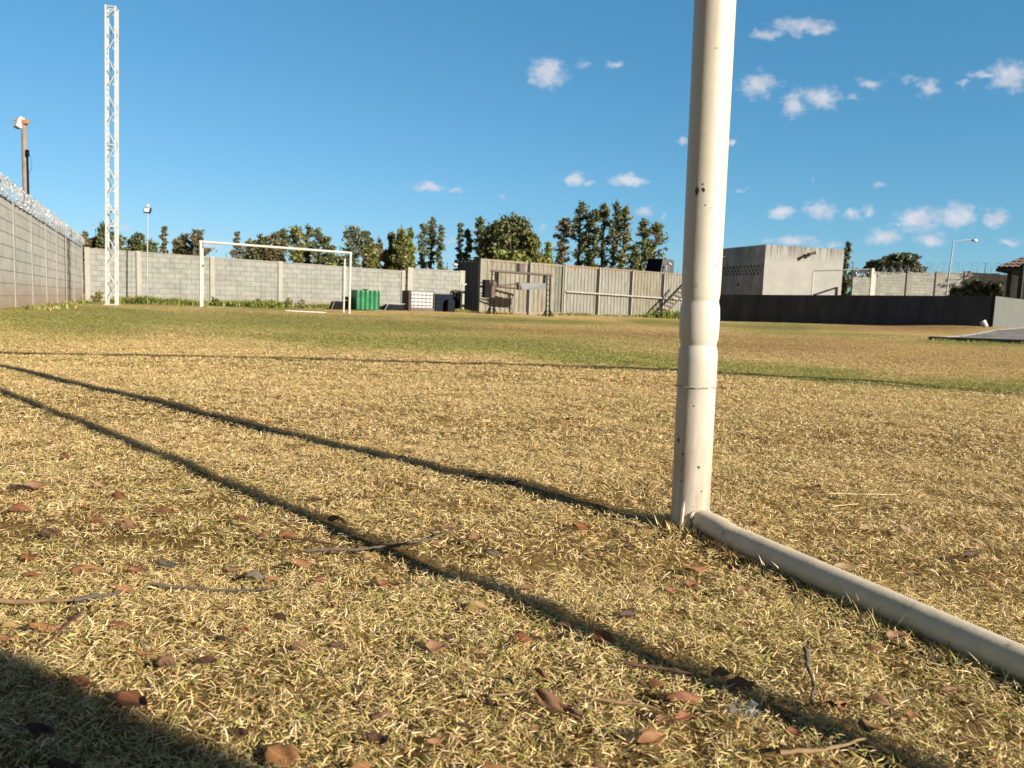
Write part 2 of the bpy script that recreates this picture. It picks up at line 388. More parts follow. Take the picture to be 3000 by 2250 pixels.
# ------------------------------------------------------------------ turf blades
def blades(xs, ys, L, W, elo, ehi, gmul=1.0, colr=None, lift=.012, droop=.2, zero=0.0):
    n = len(xs); az = NR.uniform(0, 2*np.pi, n)
    e = np.radians(NR.uniform(elo, ehi, n)); e2 = e - droop*NR.uniform(.3, 1.4, n)
    L = L*NR.uniform(.35, 1.6, n); W = W*NR.uniform(.5, 1.45, n)
    z0 = gz(xs, ys) + NR.uniform(-.002, 1, n)*lift + zero
    d = np.stack([np.cos(az), np.sin(az)], -1); s = np.stack([-np.sin(az), np.cos(az)], -1)
    p0 = np.stack([xs, ys, z0], -1)
    def step(p, l, el):
        q = p.copy(); q[:, :2] += d*(l*np.cos(el))[:, None]; q[:, 2] += l*np.sin(el); return q
    p1 = step(p0, L*.55, e); p2 = step(p1, L*.45, e2)
    tw = NR.uniform(-.7, .7, n)*np.clip(6/np.hypot(xs, ys), .25, 1)
    S = np.concatenate([s*np.cos(tw)[:, None], np.sin(tw)[:, None]], -1)*(W/2)[:, None]
    V = np.stack([p0-S, p0+S, p1-S*.85, p1+S*.85, p2], 1)
    if colr is None:
        g, dd = zones(xs, ys)
        sel = NR.random(n)
        lump = vnoise(xs*5, ys*5, 21)*.6 + vnoise(xs*1.3, ys*1.3, 22)*.4
        pg = np.clip((.06 + .10*np.clip((2.7-np.hypot(xs, ys))/1.5, 0, 1) + g*1.6)*gmul + (lump-.55)*.5, .02, .97)
        colr = STRAW[NR.integers(0, len(STRAW), n)]*NR.uniform(.74, 1.14, n)[:, None]
        isd = NR.random(n) < dd*.8
        colr[isd] = DIRT[NR.integers(0, 2, isd.sum())]*NR.uniform(.85, 1.2, isd.sum())[:, None]
        isg = sel < pg
        gg = GREEN[NR.integers(0, len(GREEN), n)]*NR.uniform(.8, 1.25, n)[:, None]
        mixw = NR.uniform(.35, 1, n)[:, None]
        colr = np.where(isg[:, None], gg*mixw + colr*(1-mixw), colr)
        mean = STRAW.mean(0)*(1-.8*dd[:, None]) + DIRT.mean(0)*.8*dd[:, None]
        mean = mean*(1-.86*pg[:, None]) + GREEN.mean(0)*.86*pg[:, None]
        kf = np.clip(4.5/np.hypot(xs, ys), .22, 1)[:, None]      # a far blade stands for many: its colour nears their mean
        colr = mean + (colr-mean)*kf
    return V, colr
def wedge(n, y0, y1, margin=.5, slope=.72):
    out = []
    ys = np.sqrt(NR.uniform(y0**2, y1**2, n*2)); xs = NR.uniform(-1, 1, n*2)*(slope*y1+margin)
    k = np.abs(xs) < slope*ys+margin
    return xs[k][:n], ys[k][:n]
VV = []; CC = []
for y0, y1, dens, L, W, lo, hi, lift in [(.30, 1.3, 140000, .0115, .00100, -10, 34, .013), (1.2, 2.6, 86000, .0128, .0012, -8, 34, .012), (2.3, 4.6, 40000, .016, .0018, -6, 33, .010),
                                         (4.0, 8.2, 17000, .019, .0027, -4, 32, .009), (7.0, 13.6, 5200, .023, .0044, -4, 30, .008), (12.4, 22.6, 1400, .029, .0076, -3, 26, .007), (21.4, 40, 300, .038, .013, -3, 22, .006)]:
    area = (.72*(y1*y1-y0*y0)+1.0*(y1-y0)); n = int(area*dens)
    x, y = wedge(n, y0, y1)
    fade = np.clip((y1-y)/(.11*y1), 0, 1)*np.clip((y-y0)/(.09*y1)+(y0 < .5), 0, 1); kp = NR.random(len(x)) < fade; x = x[kp]; y = y[kp]   # bands dissolve into each other
    if y0 < 6:                             # worn gaps between the tufts
        kp = NR.random(len(x)) < np.clip(.22+1.9*(vnoise(x*34, y*34, 51)*.55+vnoise(x*11, y*11, 52)*.45-.18), .1, 1); x = x[kp]; y = y[kp]
    V, c = blades(x, y, L, W, lo, hi, lift=lift); VV.append(V); CC.append(c)
    if y0 < 6:                             # a few longer upright straws and green shoots
        m_ = int(n*.03); x, y = wedge(m_, y0, y1)
        V, c = blades(x, y, L*1.3, W*1.0, 30, 75, gmul=1.8, lift=.004, droop=.9); VV.append(V); CC.append(c)
# longer grass against the post and along both sides of the ground rail is added below
BASE = onz(2020, 1552, 0.0); RAILN = onz(3000, 1943, .026)
rd = Vector((RAILN.x-BASE.x, RAILN.y-BASE.y, 0)).normalized(); RL = 1.53
m_ = 2300; tt = NR.uniform(-.03, RL, m_); side = np.sign(NR.uniform(-1, 1, m_))*NR.uniform(.026, .06, m_)
x = BASE.x+rd.x*tt - rd.y*side; y = BASE.y+rd.y*tt + rd.x*side
V, c = blades(x, y, .025, .0018, 8, 60, gmul=1.3, lift=.006); VV.append(V); CC.append(c)
a_ = NR.uniform(0, 2*np.pi, 900); q_ = NR.uniform(.042, .075, 900)
V, c = blades(BASE.x+q_*np.cos(a_), BASE.y+q_*np.sin(a_), .028, .0019, 15, 70, gmul=1.3, lift=.003); VV.append(V); CC.append(c)
VV = np.concatenate(VV); CC = np.concatenate(CC)
o = np_mesh('grass', VV, [(0, 1, 3, 2), (2, 3, 4)], 5, M['blade'], CC)
tag(o, 'short dry straw and green turf covering the pitch', 'grass', None, 'stuff')

# taller green grass along the foot of the far wall, containers and kerb
def strip(p, q, n, w, L, W, glo=.8, pale=.2):
    t_ = NR.random(n); x = p[0]+(q[0]-p[0])*t_ + NR.normal(0, w, n); y = p[1]+(q[1]-p[1])*t_ + NR.normal(0, w, n)
    cl = vnoise(x*1.7, y*1.7, 31); keep = NR.random(n) < np.clip(cl*1.7-.25, .05, 1); x = x[keep]; y = y[keep]; cl = cl[keep]
    c = GREEN[NR.integers(0, 4, len(x))]*NR.uniform(.45, .85, len(x))[:, None]
    st = NR.random(len(x)) < pale; c[st] = STRAW[NR.integers(0, 6, st.sum())]*.5
    return blades(x, y, L*(.5+cl), W, 50, 88, colr=c, lift=.0, droop=.5)
WC = pt(243, 885, 29); WE = pt(1180, 906, 35); WL0 = pt(0, 905, 13.8)
CP0 = pt(1404, 918, 36.3); CP1 = pt(2010, 927, 47.2)
S_ = [strip((WC.x+.6, WC.y-.35), (WE.x, WE.y-.3), 15000, .22, .17, .028), strip((WC.x+2.0, WC.y-.6), (WC.x+6.5, WC.y+1.2), 9000, .5, .20, .03, pale=.08),
      strip((WL0.x+.7, WL0.y), (WC.x+.5, WC.y-.5), 1800, .15, .07, .022, pale=.3),
      strip((WE.x, WE.y-.6), (CP0.x-.5, CP0.y-.6), 6000, .35, .12, .03), strip((CP0.x-.3, CP0.y-.45), (CP1.x, CP1.y-.5), 12000, .35, .09, .03, pale=.35)]
gp = pt(1962, 942, 44); S_.append(strip((gp.x-1.2, gp.y-1.6), (gp.x+1.4, gp.y-.6), 4000, .35, .26, .035, pale=.02))
k0 = pt(2722, 996, 15.8); k1 = pt(3000, 1008, 14.7); S_.append(strip((k0.x, k0.y-.12), (k1.x, k1.y-.12), 2600, .08, .045, .009, pale=.25))
o = np_mesh('tall_grass', np.concatenate([a for a, _ in S_]), [(0, 1, 3, 2), (2, 3, 4)], 5, M['blade'], np.concatenate([b for _, b in S_]))
tag(o, 'bright green rank grass along the foot of the walls', 'long grass', None, 'stuff')

# ------------------------------------------------------------------ near goal
pb = Vector((BASE.x, BASE.y, gzf(BASE.x, BASE.y)-.03))
ptop = pt(2096, 0, BASE.y)
ax = (ptop-Vector((BASE.x, BASE.y, 0))).normalized(); PH = 2.44
TOP = pb + ax*(PH+.03)
goal = thing('goal_frame', 'cream painted steel goal frame, its chipped post standing close by in the dry grass', 'goal', (pb.x, pb.y, 0))
def zof(py): return (pt(2020+(1549-py)*.049, py, BASE.y)-pb).dot(ax)
r_ = .0392
zs1, zs2, zw = zof(1010), zof(882), zof(1131)
prof = [(0, r_*.995), (zw-.03, r_*.99), (zw-.002, r_*.985), (zw+.002, r_*1.0), (zw+.03, r_*1.0), (zs1-.03, r_*1.0), (zs1-.012, r_*.985), (zs1-.003, r_*.92), (zs1, r_*.90), (zs1+.003, r_*.92), (zs1+.012, r_*.985), (zs1+.035, r_*1.01),
        (zs2-.03, r_*1.01), (zs2-.012, r_*.985), (zs2-.003, r_*.93), (zs2, r_*.915), (zs2+.003, r_*.93), (zs2+.014, r_*.97), (zs2+.05, r_*.985), (zs2+.2, r_*1.0), (PH*.6, r_*1.02), (PH, r_*1.02)]
# paint chips: small bare patches on the post
def post_pt(px, py):                      # nearest point on the post surface seen at that pixel
    d = ray(px, py).normalized(); best = None
    o_ = CAM - pb; dd = d - ax*d.dot(ax); oo = o_ - ax*o_.dot(ax)
    A = dd.dot(dd); B = 2*dd.dot(oo); C = oo.dot(oo)-r_*r_; D = B*B-4*A*C
    return CAM + d*((-B-math.sqrt(max(D, 0)))/(2*A)) if D > 0 else None
chips = [(2042, 559, .0046, 2.0), (2060, 556, .0036, 1.3), (2058, 540, .0022, 1), (2066, 601, .0018, 1), (1987, 1290, .0042, 1.3), (2032, 1190, .002, 1), (2048, 1370, .0025, 1.2), (2045, 1368, .0022, 1), (2101, 730, .0016, 1), (2100, 776, .0018, 1), (2091, 640, .0015, 1), (2000, 1330, .0022, 1.5), (1995, 1410, .002, 1.2), (2055, 1440, .0018, 1)]
_t = _post_t; tcv = _t.nodes.new('ShaderNodeTexCoord').outputs['Object']; wob = noise(_t, 160, tcv, 3, .6)
cc_ = _post_c
for px, py, rr, el in chips:
    q = post_pt(px, py)
    if q is None: continue
    lo = q - Vector((pb.x, pb.y, 0))
    mp = mapping(_t, tcv, (1/rr, 1/rr, 1/(rr*el)), (-lo.x/rr, -lo.y/rr, -lo.z/(rr*el)))
    ln = _t.nodes.new('ShaderNodeVectorMath'); ln.operation = 'LENGTH'; _t.links.new(mp, ln.inputs[0])
    dd_ = math_(_t, 'ADD', ln.outputs['Value'], math_(_t, 'MULTIPLY', math_(_t, 'SUBTRACT', wob, .5), 1.4))
    cc_ = mixc(_t, math_(_t, 'SUBTRACT', 1.0, ramp(_t, dd_, .75, 1.1)), cc_, (.055, .04, .03))
_t.links.new(cc_, _post_b.inputs['Base Color'])
post = MB().lathe(pb, TOP, prof, 56).build('post', M['post'], goal, smooth=True)
ring = []
for k in range(49):
    a = 2*math.pi*k/48; xx = ax.cross(Vector((0, 1, 0))).normalized(); yy = ax.cross(xx)
    ring.append(pb + ax*(zw+R.uniform(-.0012, .0012)) + (xx*math.cos(a)+yy*math.sin(a))*(r_*1.0))
mb = MB(); mb.tube(ring, .002, 6, False, rad=[.0011+R.uniform(0, .0011) for _ in ring]); mb.build('weld_bead', M['weld'], post, smooth=True)
# torn gusset tab at the foot
q0 = post_pt(1998, 1535); tdir = (q0-pb); tdir -= ax*tdir.dot(ax); tdir.normalize(); ts = ax.cross(tdir)
MB().prism([q0-tdir*.004+ax*.055, q0-tdir*.004-ax*.045, q0+tdir*.015-ax*.045, q0+tdir*.014-ax*.012, q0+tdir*.008+ax*.030], ts*.004).build('gusset', M['post'], post)
# ground rail running back
REND = BASE + rd*RL
def rz(p, h=.022): return Vector((p.x, p.y, gzf(p.x, p.y)+h))
pts = []
for k in range(41):
    p = BASE + rd*(r_*.4 + (RL-r_*.4)*k/40); pts.append(Vector((p.x, p.y, .024 if k > 2 else .03)))
rail = MB().tube(pts, .0230, 20).build('ground_rail', M['rail'], goal, smooth=True)
ring = [BASE+rd*(r_*.86)+Vector((0, 0, .03))+(Vector((-rd.y, rd.x, 0))*math.cos(a)+Vector((0, 0, 1))*math.sin(a))*.026 for a in [2*math.pi*k/24 for k in range(25)]]
MB().tube(ring, .003, 6, False, rad=[.002+R.uniform(0, .003) for _ in ring]).build('weld_bead', M['weld'], rail, smooth=True)
cdn = Vector((.993, .115, 0)).normalized(); GW = 7.32
RTD = BASE + rd*.42; RT = Vector((RTD.x, RTD.y, PH)); REND0 = Vector((REND.x, REND.y, 0))
MB().tube([REND0-Vector((0, 0, .05)), RT], .024, 16).build('rear_post', M['rail'], goal, smooth=True)
o2 = pb+cdn*GW; MB().tube([Vector((o2.x, o2.y, -.1)), Vector((o2.x, o2.y, PH))], r_, 24).build('post', M['white_paint'], goal, smooth=True)
o3 = REND0+cdn*GW; o4 = RT+cdn*GW; MB().tube([Vector((o3.x, o3.y, -.1)), o4], .024, 16).build('rear_post', M['rail'], goal, smooth=True)
MB().tube([TOP, Vector((o2.x, o2.y, PH))], r_, 24).build('crossbar', M['white_paint'], goal, smooth=True)
MB().tube([TOP+cdn*4.6, o4], .022, 16).build('brace', M['rail'], goal, smooth=True)
MB().tube([TOP, RT], .024, 16).build('top_rail', M['rail'], goal, smooth=True)
MB().tube([Vector((o2.x, o2.y, PH)), o4], .024, 16).build('top_rail', M['rail'], goal, smooth=True)
MB().tube([rz(o2), rz(o3)], .0245, 16).build('ground_rail', M['rail'], goal, smooth=True)

# low wall added out of view to cast the shade at the lower left
SUN_EL = math.radians(22.9); SUN_H = Vector((.766, -.643, 0)).normalized()
e0 = onz(0, 1878, .01); e1 = onz(840, 2250, .01); ed = (e1-e0).normalized(); LWH = 1.25
sh = SUN_H*(LWH/math.tan(SUN_EL))
w0 = e0 - ed*.10 + sh; w1 = e0 + ed*1.3 + sh
bk = Vector((-ed.y, ed.x, 0)); bk = bk if bk.dot(SUN_H) > 0 else -bk
lw = thing('shade_caster_wall', 'unseen grey block wall added behind the near goal to cast shade', 'wall', (w0.x, w0.y, 0))
MB().slab(w0, w1, .14, -.1, LWH-.04, -.1, LWH-.04, bk).build('panel', M['shade_caster'], lw)
MB().slab(w0, w1, .14, LWH-.04, LWH, LWH-.04, LWH, bk).build('coping', M['cap'], lw)

# ------------------------------------------------------------------ left wall, far wall
def wall_run(th, name, P, mats, back, panels, postw, cap_h, capm, proud, cap_over=.0):
    """panels: list of (p, q, zb0, zt0, zb1, zt1, u0)"""
    u = 0
    for (p, q, zb0, zt0, zb1, zt1) in panels:
        p = Vector((p[0], p[1], 0)); q = Vector((q[0], q[1], 0)); d = (q-p).normalized()
        MB().slab(p+d*postw/2, q-d*postw/2, .12, zb0-.3, zt0-cap_h, zb1-.3, zt1-cap_h, back, u, -.3).build('panel', mats[0], th)
        if cap_h: MB().slab(p+d*postw/2 - Vector(back)*cap_over, q-d*postw/2-Vector(back)*cap_over, .12+2*cap_over, zt0-cap_h, zt0, zt1-cap_h, zt1, back).build('coping', capm, th)
        u += round((q-p).length/.4)*.4
    ends = [(panels[0][0], panels[0][2], panels[0][3])] + [(a[1], a[4], a[5]) for a in panels]
    for (p, zb, zt) in ends:
        p = Vector((p[0], p[1], 0)); d = (Vector((panels[0][1][0], panels[0][1][1], 0))-Vector((panels[0][0][0], panels[0][0][1], 0))).normalized(); bb = Vector(back)
        MB().slab(p-d*postw/2-bb*proud, p+d*postw/2-bb*proud, .12+proud*2, zb-.3, zt+.025, zb-.3, zt+.025, back, .0, 0).build('pier', mats[1], th)

lw_dir = (WC-WL0); lw_dir.z = 0; Llen = lw_dir.length; lw_dir.normalize(); lback = Vector((-lw_dir.y, lw_dir.x, 0))
if lback.x > 0: lback = -lback
tlw = thing('block_wall', 'tall dusty slab wall with orange soil stains running away down the pitch side', 'wall', (WL0.x, WL0.y, 0))
zt_a = pt(0, 563, WL0.y).z; zt_b = pt(243, 724, WC.y).z
def lp(t_):
    p = WL0.lerp(WC, t_); return (p, p.z, zt_a+(zt_b-zt_a)*t_)
ts = [-.65, -.48, -.31, -.16, -.035, .1025, .243, .387, .521, .665, .806, 1.0]
pl = []
for a, b_ in zip(ts[:-1], ts[1:]):
    A, B = lp(a), lp(b_); pl.append((A[0], B[0], A[1], A[2], B[1], B[2]))
wall_run(tlw, 'l', None, (M['block_left'], M['pier']), lback, pl, .17, .045, M['cap_dark'], .012, .0)

fw_dir = (WE-WC); fw_dir.z = 0; fw_dir.normalize(); fback = Vector((-fw_dir.y, fw_dir.x, 0))
tfw = thing('block_wall', 'pale grey running-bond block wall with piers across the far end behind the goal', 'wall', (WC.x, WC.y, 0))
ztop = [pt(250, 724, WC.y).z]; tf = [.0, .151, .361, .572, .788, 1.0]
pl = []
za, zb_ = pt(243, 725, WC.y).z, pt(1176, 793, WE.y).z
for a, b_ in zip(tf[:-1], tf[1:]):
    A = WC.lerp(WE, a); B = WC.lerp(WE, b_)
    pl.append((A+fw_dir*(.17 if a == 0 else 0), B, A.z, za+(zb_-za)*a, B.z, za+(zb_-za)*b_))
wall_run(tfw, 'f', None, (M['block'], M['pier']), fback, pl, .17, .035, M['cap'], .02, .015)
for a in tf[1:]:
    A = WC.lerp(WE, a)-fw_dir*.115; MB().slab(A-fback*.012, A+fw_dir*.05-fback*.012, .02, A.z-.2, za+(zb_-za)*a+.03, A.z-.2, za+(zb_-za)*a+.03, fback).build('joint', M['cap_dark'], tfw)
# raised stretch next to the container
WA = WE+fw_dir*.33; WB = pt(1352, 905, WE.y+1.6)
tfr = thing('block_wall', 'slightly higher block wall between the far wall and the dark container end', 'wall', (WA.x, WA.y, 0))
wall_run(tfr, 'g', None, (M['block'], M['pier']), fback, [(WA, WB, WE.z, pt(1187, 784, WE.y).z, WE.z, pt(1345, 794, WB.y).z)], .26, .03, M['cap'], .02, .012)

# razor wire
def helix(mb, path, r, pitch, seg=22, rr=.007, ph=0, jit=.02, elong=1.0):
    L = [0]
    for a, b_ in zip(path[:-1], path[1:]): L.append(L[-1]+(b_-a).length)
    n = int(L[-1]/pitch*seg); pts = []
    for k in range(n+1):
        s_ = L[-1]*k/n; i = 0
        while i < len(path)-2 and L[i+1] < s_: i += 1
        tt_ = (s_-L[i])/(L[i+1]-L[i]); c = path[i].lerp(path[i+1], tt_); d = (path[i+1]-path[i]).normalized()
        sd = Vector((-d.y, d.x, 0)).normalized(); a = 2*math.pi*k/seg + ph
        wob_ = 1 + .10*math.sin(k*.13+ph) + R.uniform(-jit, jit)
        fl = d*(r*.9*math.sin(a*.5+ph))*elong*.4
        pts.append(c + sd*math.cos(a)*r*wob_ + Vector((0, 0, 1))*math.sin(a)*r*wob_ + fl)
    mb.tube(pts, rr, 4, False)
    for k in range(0, len(pts)-1, 2):         # barbs
        p = pts[k]; d = (pts[k+1]-p).normalized(); n_ = Vector((R.uniform(-1, 1), R.uniform(-1, 1), R.uniform(-1, 1))).cross(d).normalized()
        i0 = mb.vert(p-d*.012); i1 = mb.vert(p+n_*.032); i2 = mb.vert(p+d*.012); i3 = mb.vert(p-n_*.032); mb.face(i0, i1, i2, i3)
rzp = [Vector((lp(t_)[0].x, lp(t_)[0].y, lp(t_)[2]+.18)) + lback*.06 for t_ in np.linspace(-.62, .97, 14)]
rw = thing('razor_wire', 'bright coiled razor wire heaped along the top of the dusty slab wall', 'razor wire', rzp[0])
for kk, (r1, pi_, ph) in enumerate([(.195, .27, 0), (.165, .24, 1.7)]):
    mb = MB(); helix(mb, rzp, r1, pi_, rr=.0075, ph=ph); mb.build('coil', M['wire'], rw)
# dark lattice mast against the slab wall
q = pt(187, 889, 23.6); mz = pt(187, 655, 23.6).z
mast = thing('wire_mast', 'thin dark lattice stake with cables against the dusty slab wall', 'mast', (q.x, q.y, 0))
mb = MB()
for s_ in (-.06, .06): mb.tube([Vector((q.x+s_, q.y, -.2)), Vector((q.x+s_, q.y, mz))], .012, 6)
MBs = mb.build('leg', M['black'], mast)
mb = MB(); nz = 13
for k in range(nz):
    a = -.1+(mz+.05)*k/nz; b_ = -.1+(mz+.05)*(k+1)/nz; s_ = .06 if k % 2 else -.06
    mb.tube([Vector((q.x-s_, q.y, a)), Vector((q.x+s_, q.y, b_))], .009, 5)
mb.build('lattice', M['rust'], mast)

# ------------------------------------------------------------------ lattice floodlight tower
tb = pt(325.5, 893, 22.5); th_ = pt(327.5, 16, 22.5).z; tw_ = .25
tx = Vector((.97, .24, 0)).normalized(); ty = Vector((-.24, .97, 0)).normalized()
twr = thing('lattice_tower', 'tall white steel lattice tower standing in front of the block wall corner', 'lattice tower', (tb.x, tb.y, 0))
cs = [(sx, sy) for sx in (-1, 1) for sy in (-1, 1)]
for sx, sy in cs:
    p = tb + tx*sx*tw_/2 + ty*(sy*tw_/2+tw_/2)
    MB().box(Vector((p.x, p.y, th_/2-.02)), (.045, .045, th_+.04), (tx, ty, Vector((0, 0, 1)))).build('leg', M['white_mast'], twr)
def brace(face, nm):
    mb = MB(); zz = .06; k = 0; stp = .50
    while zz < th_-.1:
        z1 = min(zz+stp, th_-.03); a, b_ = face if k % 2 == 0 else face[::-1]
        mb.tube([Vector((a.x, a.y, zz)), Vector((b_.x, b_.y, z1))], .011, 6)
        zz = z1; k += 1
    for hz in (th_-.02, th_*.545, th_*.325, th_*.27): mb.tube([Vector((face[0].x, face[0].y, hz)), Vector((face[1].x, face[1].y, hz))], .014, 6)
    mb.build(nm, M['white_mast'], twr)
pc = {c_: tb + tx*c_[0]*tw_/2 + ty*(c_[1]*tw_/2+tw_/2) for c_ in cs}
brace((pc[(-1, -1)], pc[(1, -1)]), 'bracing'); brace((pc[(1, 1)], pc[(-1, 1)]), 'bracing'); brace((pc[(-1, 1)], pc[(-1, -1)]), 'bracing'); brace((pc[(1, -1)], pc[(1, 1)]), 'bracing')
MB().box((tb.x+ty.x*tw_/2, tb.y+ty.y*tw_/2, .0), (tw_+.12, tw_+.12, .05), (tx, ty, Vector((0, 0, 1)))).build('base_plate', M['white_mast'], twr)

twr.rotation_euler = (0, .014, 0)        # the mast stands a little out of plumb

# ------------------------------------------------------------------ concrete pole with floodlight, behind the left wall
YP = 19.5
b0 = pt(79, 700, YP); t0 = pt(82, 358, YP)
cp = thing('concrete_pole', 'grey concrete pole with a floodlight behind the razor wire', 'pole', (b0.x, b0.y, 0))
mb = MB(); mb.tube([Vector((b0.x, b0.y, -.2)), Vector((b0.x, b0.y, t0.z))], .1, 10, True, rad=[.085, .062]); mb.build('shaft', M['concrete'], cp, smooth=True)
mb = MB(); mb.tube([Vector((b0.x, b0.y, t0.z-.06)), Vector((b0.x, b0.y, t0.z+.05))], .075, 12); mb.box((b0.x+.07, b0.y-.03, t0.z), (.1, .1, .1)); mb.build('cap', M['orange'], cp)
mb = MB(); mb.tube([Vector((b0.x-.02, b0.y, t0.z+.02)), Vector((b0.x-.3, b0.y-.02, t0.z+.05))], .02, 6); mb.build('bracket', M['galv'], cp)
fl = pt(56, 360, YP); fx = Vector((.8, -.6, 0)); fy = Vector((.55, .74, -.3)).normalized(); fz = fx.cross(fy)
hd = MB().box(fl, (.24, .12, .28), (fx, fy, fz)).build('lamp_head', M['white_paint'], cp, bevel=.02)
MB().box(fl-fy*.063-fz*.01, (.19, .012, .22), (fx, fy, fz)).build('lens', M['glassw'], hd)
cz = pt(88, 450, YP)
mb = MB(); mb.tube([Vector((b0.x+.095, b0.y-.04, -.2)), Vector((b0.x+.09, b0.y-.04, cz.z))], .022, 6); mb.box((b0.x+.1, b0.y-.05, cz.z), (.06, .06, .16)); mb.build('conduit', M['black'], cp)
mb = MB(); mb.tube([Vector((b0.x+.1+.1*math.sin(k*.31), b0.y-.05, cz.z-.25+.25*math.cos(k*.31))) for k in range(11)], .004, 4, False); mb.build('cable', M['black'], cp)

# slim floodlight post by the far wall
YP = 28.6
b0 = pt(430, 880, YP); t0 = pt(433, 628, YP); h0 = pt(432, 616, YP)
fp = thing('floodlight_post', 'slim grey post with one small square floodlight in front of the far wall', 'floodlight', (b0.x, b0.y, 0))
MB().tube([Vector((b0.x, b0.y, -.2)), t0], .024, 8).build('pole', M['galv'], fp, smooth=True)
fy = Vector((.15, .95, -.25)).normalized(); fx = Vector((1, -.15, -.12)).normalized(); fz = fx.cross(fy).normalized()
hd = MB().box(h0, (.25, .08, .20), (fx, fy, fz)).build('lamp_head', M['black'], fp)
MB().box(h0-fy*.042, (.20, .008, .15), (fx, fy, fz)).build('lens', M['glassw'], hd)
MB().box(h0+Vector((0, .05, .16)), (.09, .08, .12)).build('photocell', M['white_paint'], fp, bevel=.015)

# ------------------------------------------------------------------ far goal
A = pt(588, 899, 24.7); B = pt(1023, 919, 26.3); At = pt(588, 708, 24.7); Bt = pt(1027, 741, 26.3)
gd = Vector((B.x-A.x, B.y-A.y, 0)).normalized(); gb = Vector((-gd.y, gd.x, 0))
fg = thing('football_goal', 'white goal frame without a net at the far end of the pitch', 'goal', (A.x, A.y, 0))
for a, b_ in ((A, At), (B, Bt)):
    mb = MB(); mb.tube([a-Vector((0, 0, .15)), Vector((b_.x, b_.y, b_.z))], .04, 12); mb.build('post', M['white_paint'], fg, smooth=True)
MB().tube([At-gd*.04, Bt+gd*.04], .04, 12).build('crossbar', M['white_paint'], fg, smooth=True)
for a, b_ in ((A, At), (B, Bt)):
    MB().tube([a+gb*1.45-Vector((0, 0, .15)), b_+gb*1.45-Vector((0, 0, .1))], .03, 10).build('rear_post', M['white_paint'], fg, smooth=True)
    MB().tube([b_, b_+gb*1.45-Vector((0, 0, .1))], .026, 8).build('top_rail', M['white_paint'], fg, smooth=True)
g1 = pt(835, 911.5, 25.6); g2 = pt(956, 917, 26.0)
MB().tube([g1+Vector((0, 0, .01)), g2+Vector((0, 0, .01))], .028, 8).build('ground_rail', M['white_paint'], fg, smooth=True)
g1 = pt(608, 900, 24.8); g2 = pt(735, 905.5, 25.2)
MB().tube([g1-Vector((0, 0, .003)), g2+Vector((0, 0, -.003))], .017, 8).build('ground_rail', M['white_paint'], fg, smooth=True)

# ------------------------------------------------------------------ clutter by the far wall
def frame_axes(px, py, Y, ang=0.0):
    p = pt(px, py, Y); p.z = gzf(p.x, p.y); X = (fw_dir*math.cos(ang)+fback*math.sin(ang)); return p, X, Vector((-X.y, X.x, 0)), Vector((0, 0, 1))
# green tank
YP = 31.0; p, X, Y_, Z = frame_axes(1069, 905, YP)
wv = (1104-1036)/F*YP; hv = (905-848)/F*YP
gt = thing('liquid_tank', 'bright green ribbed cube tank on the grass behind the far goal post', 'tank', p)
mb = MB(); n = 40; prof_ = []
for k in range(n+1):
    u_ = -wv/2+wv*k/n; dd_ = -.05*abs(math.sin(k/n*math.pi*5))**.6; prof_.append((u_, -.42-dd_))
prof_ += [(wv/2-.01, .45), (-wv/2+.01, .45)]
lo_ = [mb.vert(p+X*a+Y_*b_+Z*.02) for a, b_ in prof_]; mi_ = [mb.vert(p+X*a+Y_*b_+Z*(hv-.06)) for a, b_ in prof_]; hi_ = [mb.vert(p+X*a*.95+Y_*b_*.95+Z*hv) for a, b_ in prof_]
for L0, L1 in ((lo_, mi_), (mi_, hi_)):
    for j in range(len(prof_)): mb.face(L0[j], L0[(j+1) % len(prof_)], L1[(j+1) % len(prof_)], L1[j])
mb.face(*hi_); mb.face(*lo_[::-1]); body = mb.build('body', M['green'], gt)
MB().tube([p+Z*(hv), p+Z*(hv+.05)], .1, 14).build('lid', M['black'], gt)
# dark panel just left of the tank
p, X, Y_, Z = frame_axes(1018, 904, 31.2)
dp = thing('rusty_panel', 'rusty brown steel box leaning beside the green tank', 'steel box', p)
MB().box(p+Z*.24, (.34, .3, .5), (X, Y_, Z)).build('body', M['rust'], dp, bevel=.02)
MB().box(p+Z*.5+X*.02, (.38, .34, .02), (X, Y_, Z)).build('lid', M['black'], dp)
MB().tube([p+X*.05-Y_*.16+Z*.5, p+X*.05-Y_*.16+Z*.85], .02, 6).build('spout', M['black'], dp)
# tub with bent rails
def tub(px, py, Y, w, h, label, mat, nm='overturned_tub'):
    p, X, Y_, Z = frame_axes(px, py, Y); o_ = thing(nm, label, 'tub', p)
    poly = [p-X*w/2-Y_*.3+Z*.0, p+X*w/2-Y_*.3, p+X*w/2-Y_*.3+Z*h*.85, p-X*w*.28-Y_*.3+Z*h*.92, p-X*w*.38-Y_*.3+Z*h*.7]
    MB().prism(poly, Y_*.6).build('shell', mat, o_, bevel=.03)
    MB().tube([p-X*(w/2+.05)-Y_*.34, p-X*(w*.40)-Y_*.34+Z*(h*.9), p-X*w*.30-Y_*.34+Z*(h*1.06), p+X*w*.5-Y_*.34+Z*(h*1.02)], .016, 7, True).build('rim', M['galv'], o_, smooth=True)
    return o_
tub(991, 904, 31.0, .62, .36, 'low black plastic tub with a slanted end left of the rusty box', M['black'])
tub(1150, 909, 32.0, .8, .27, 'low green and black tub with a bent pipe rim before the caged tank', M['blackm'])
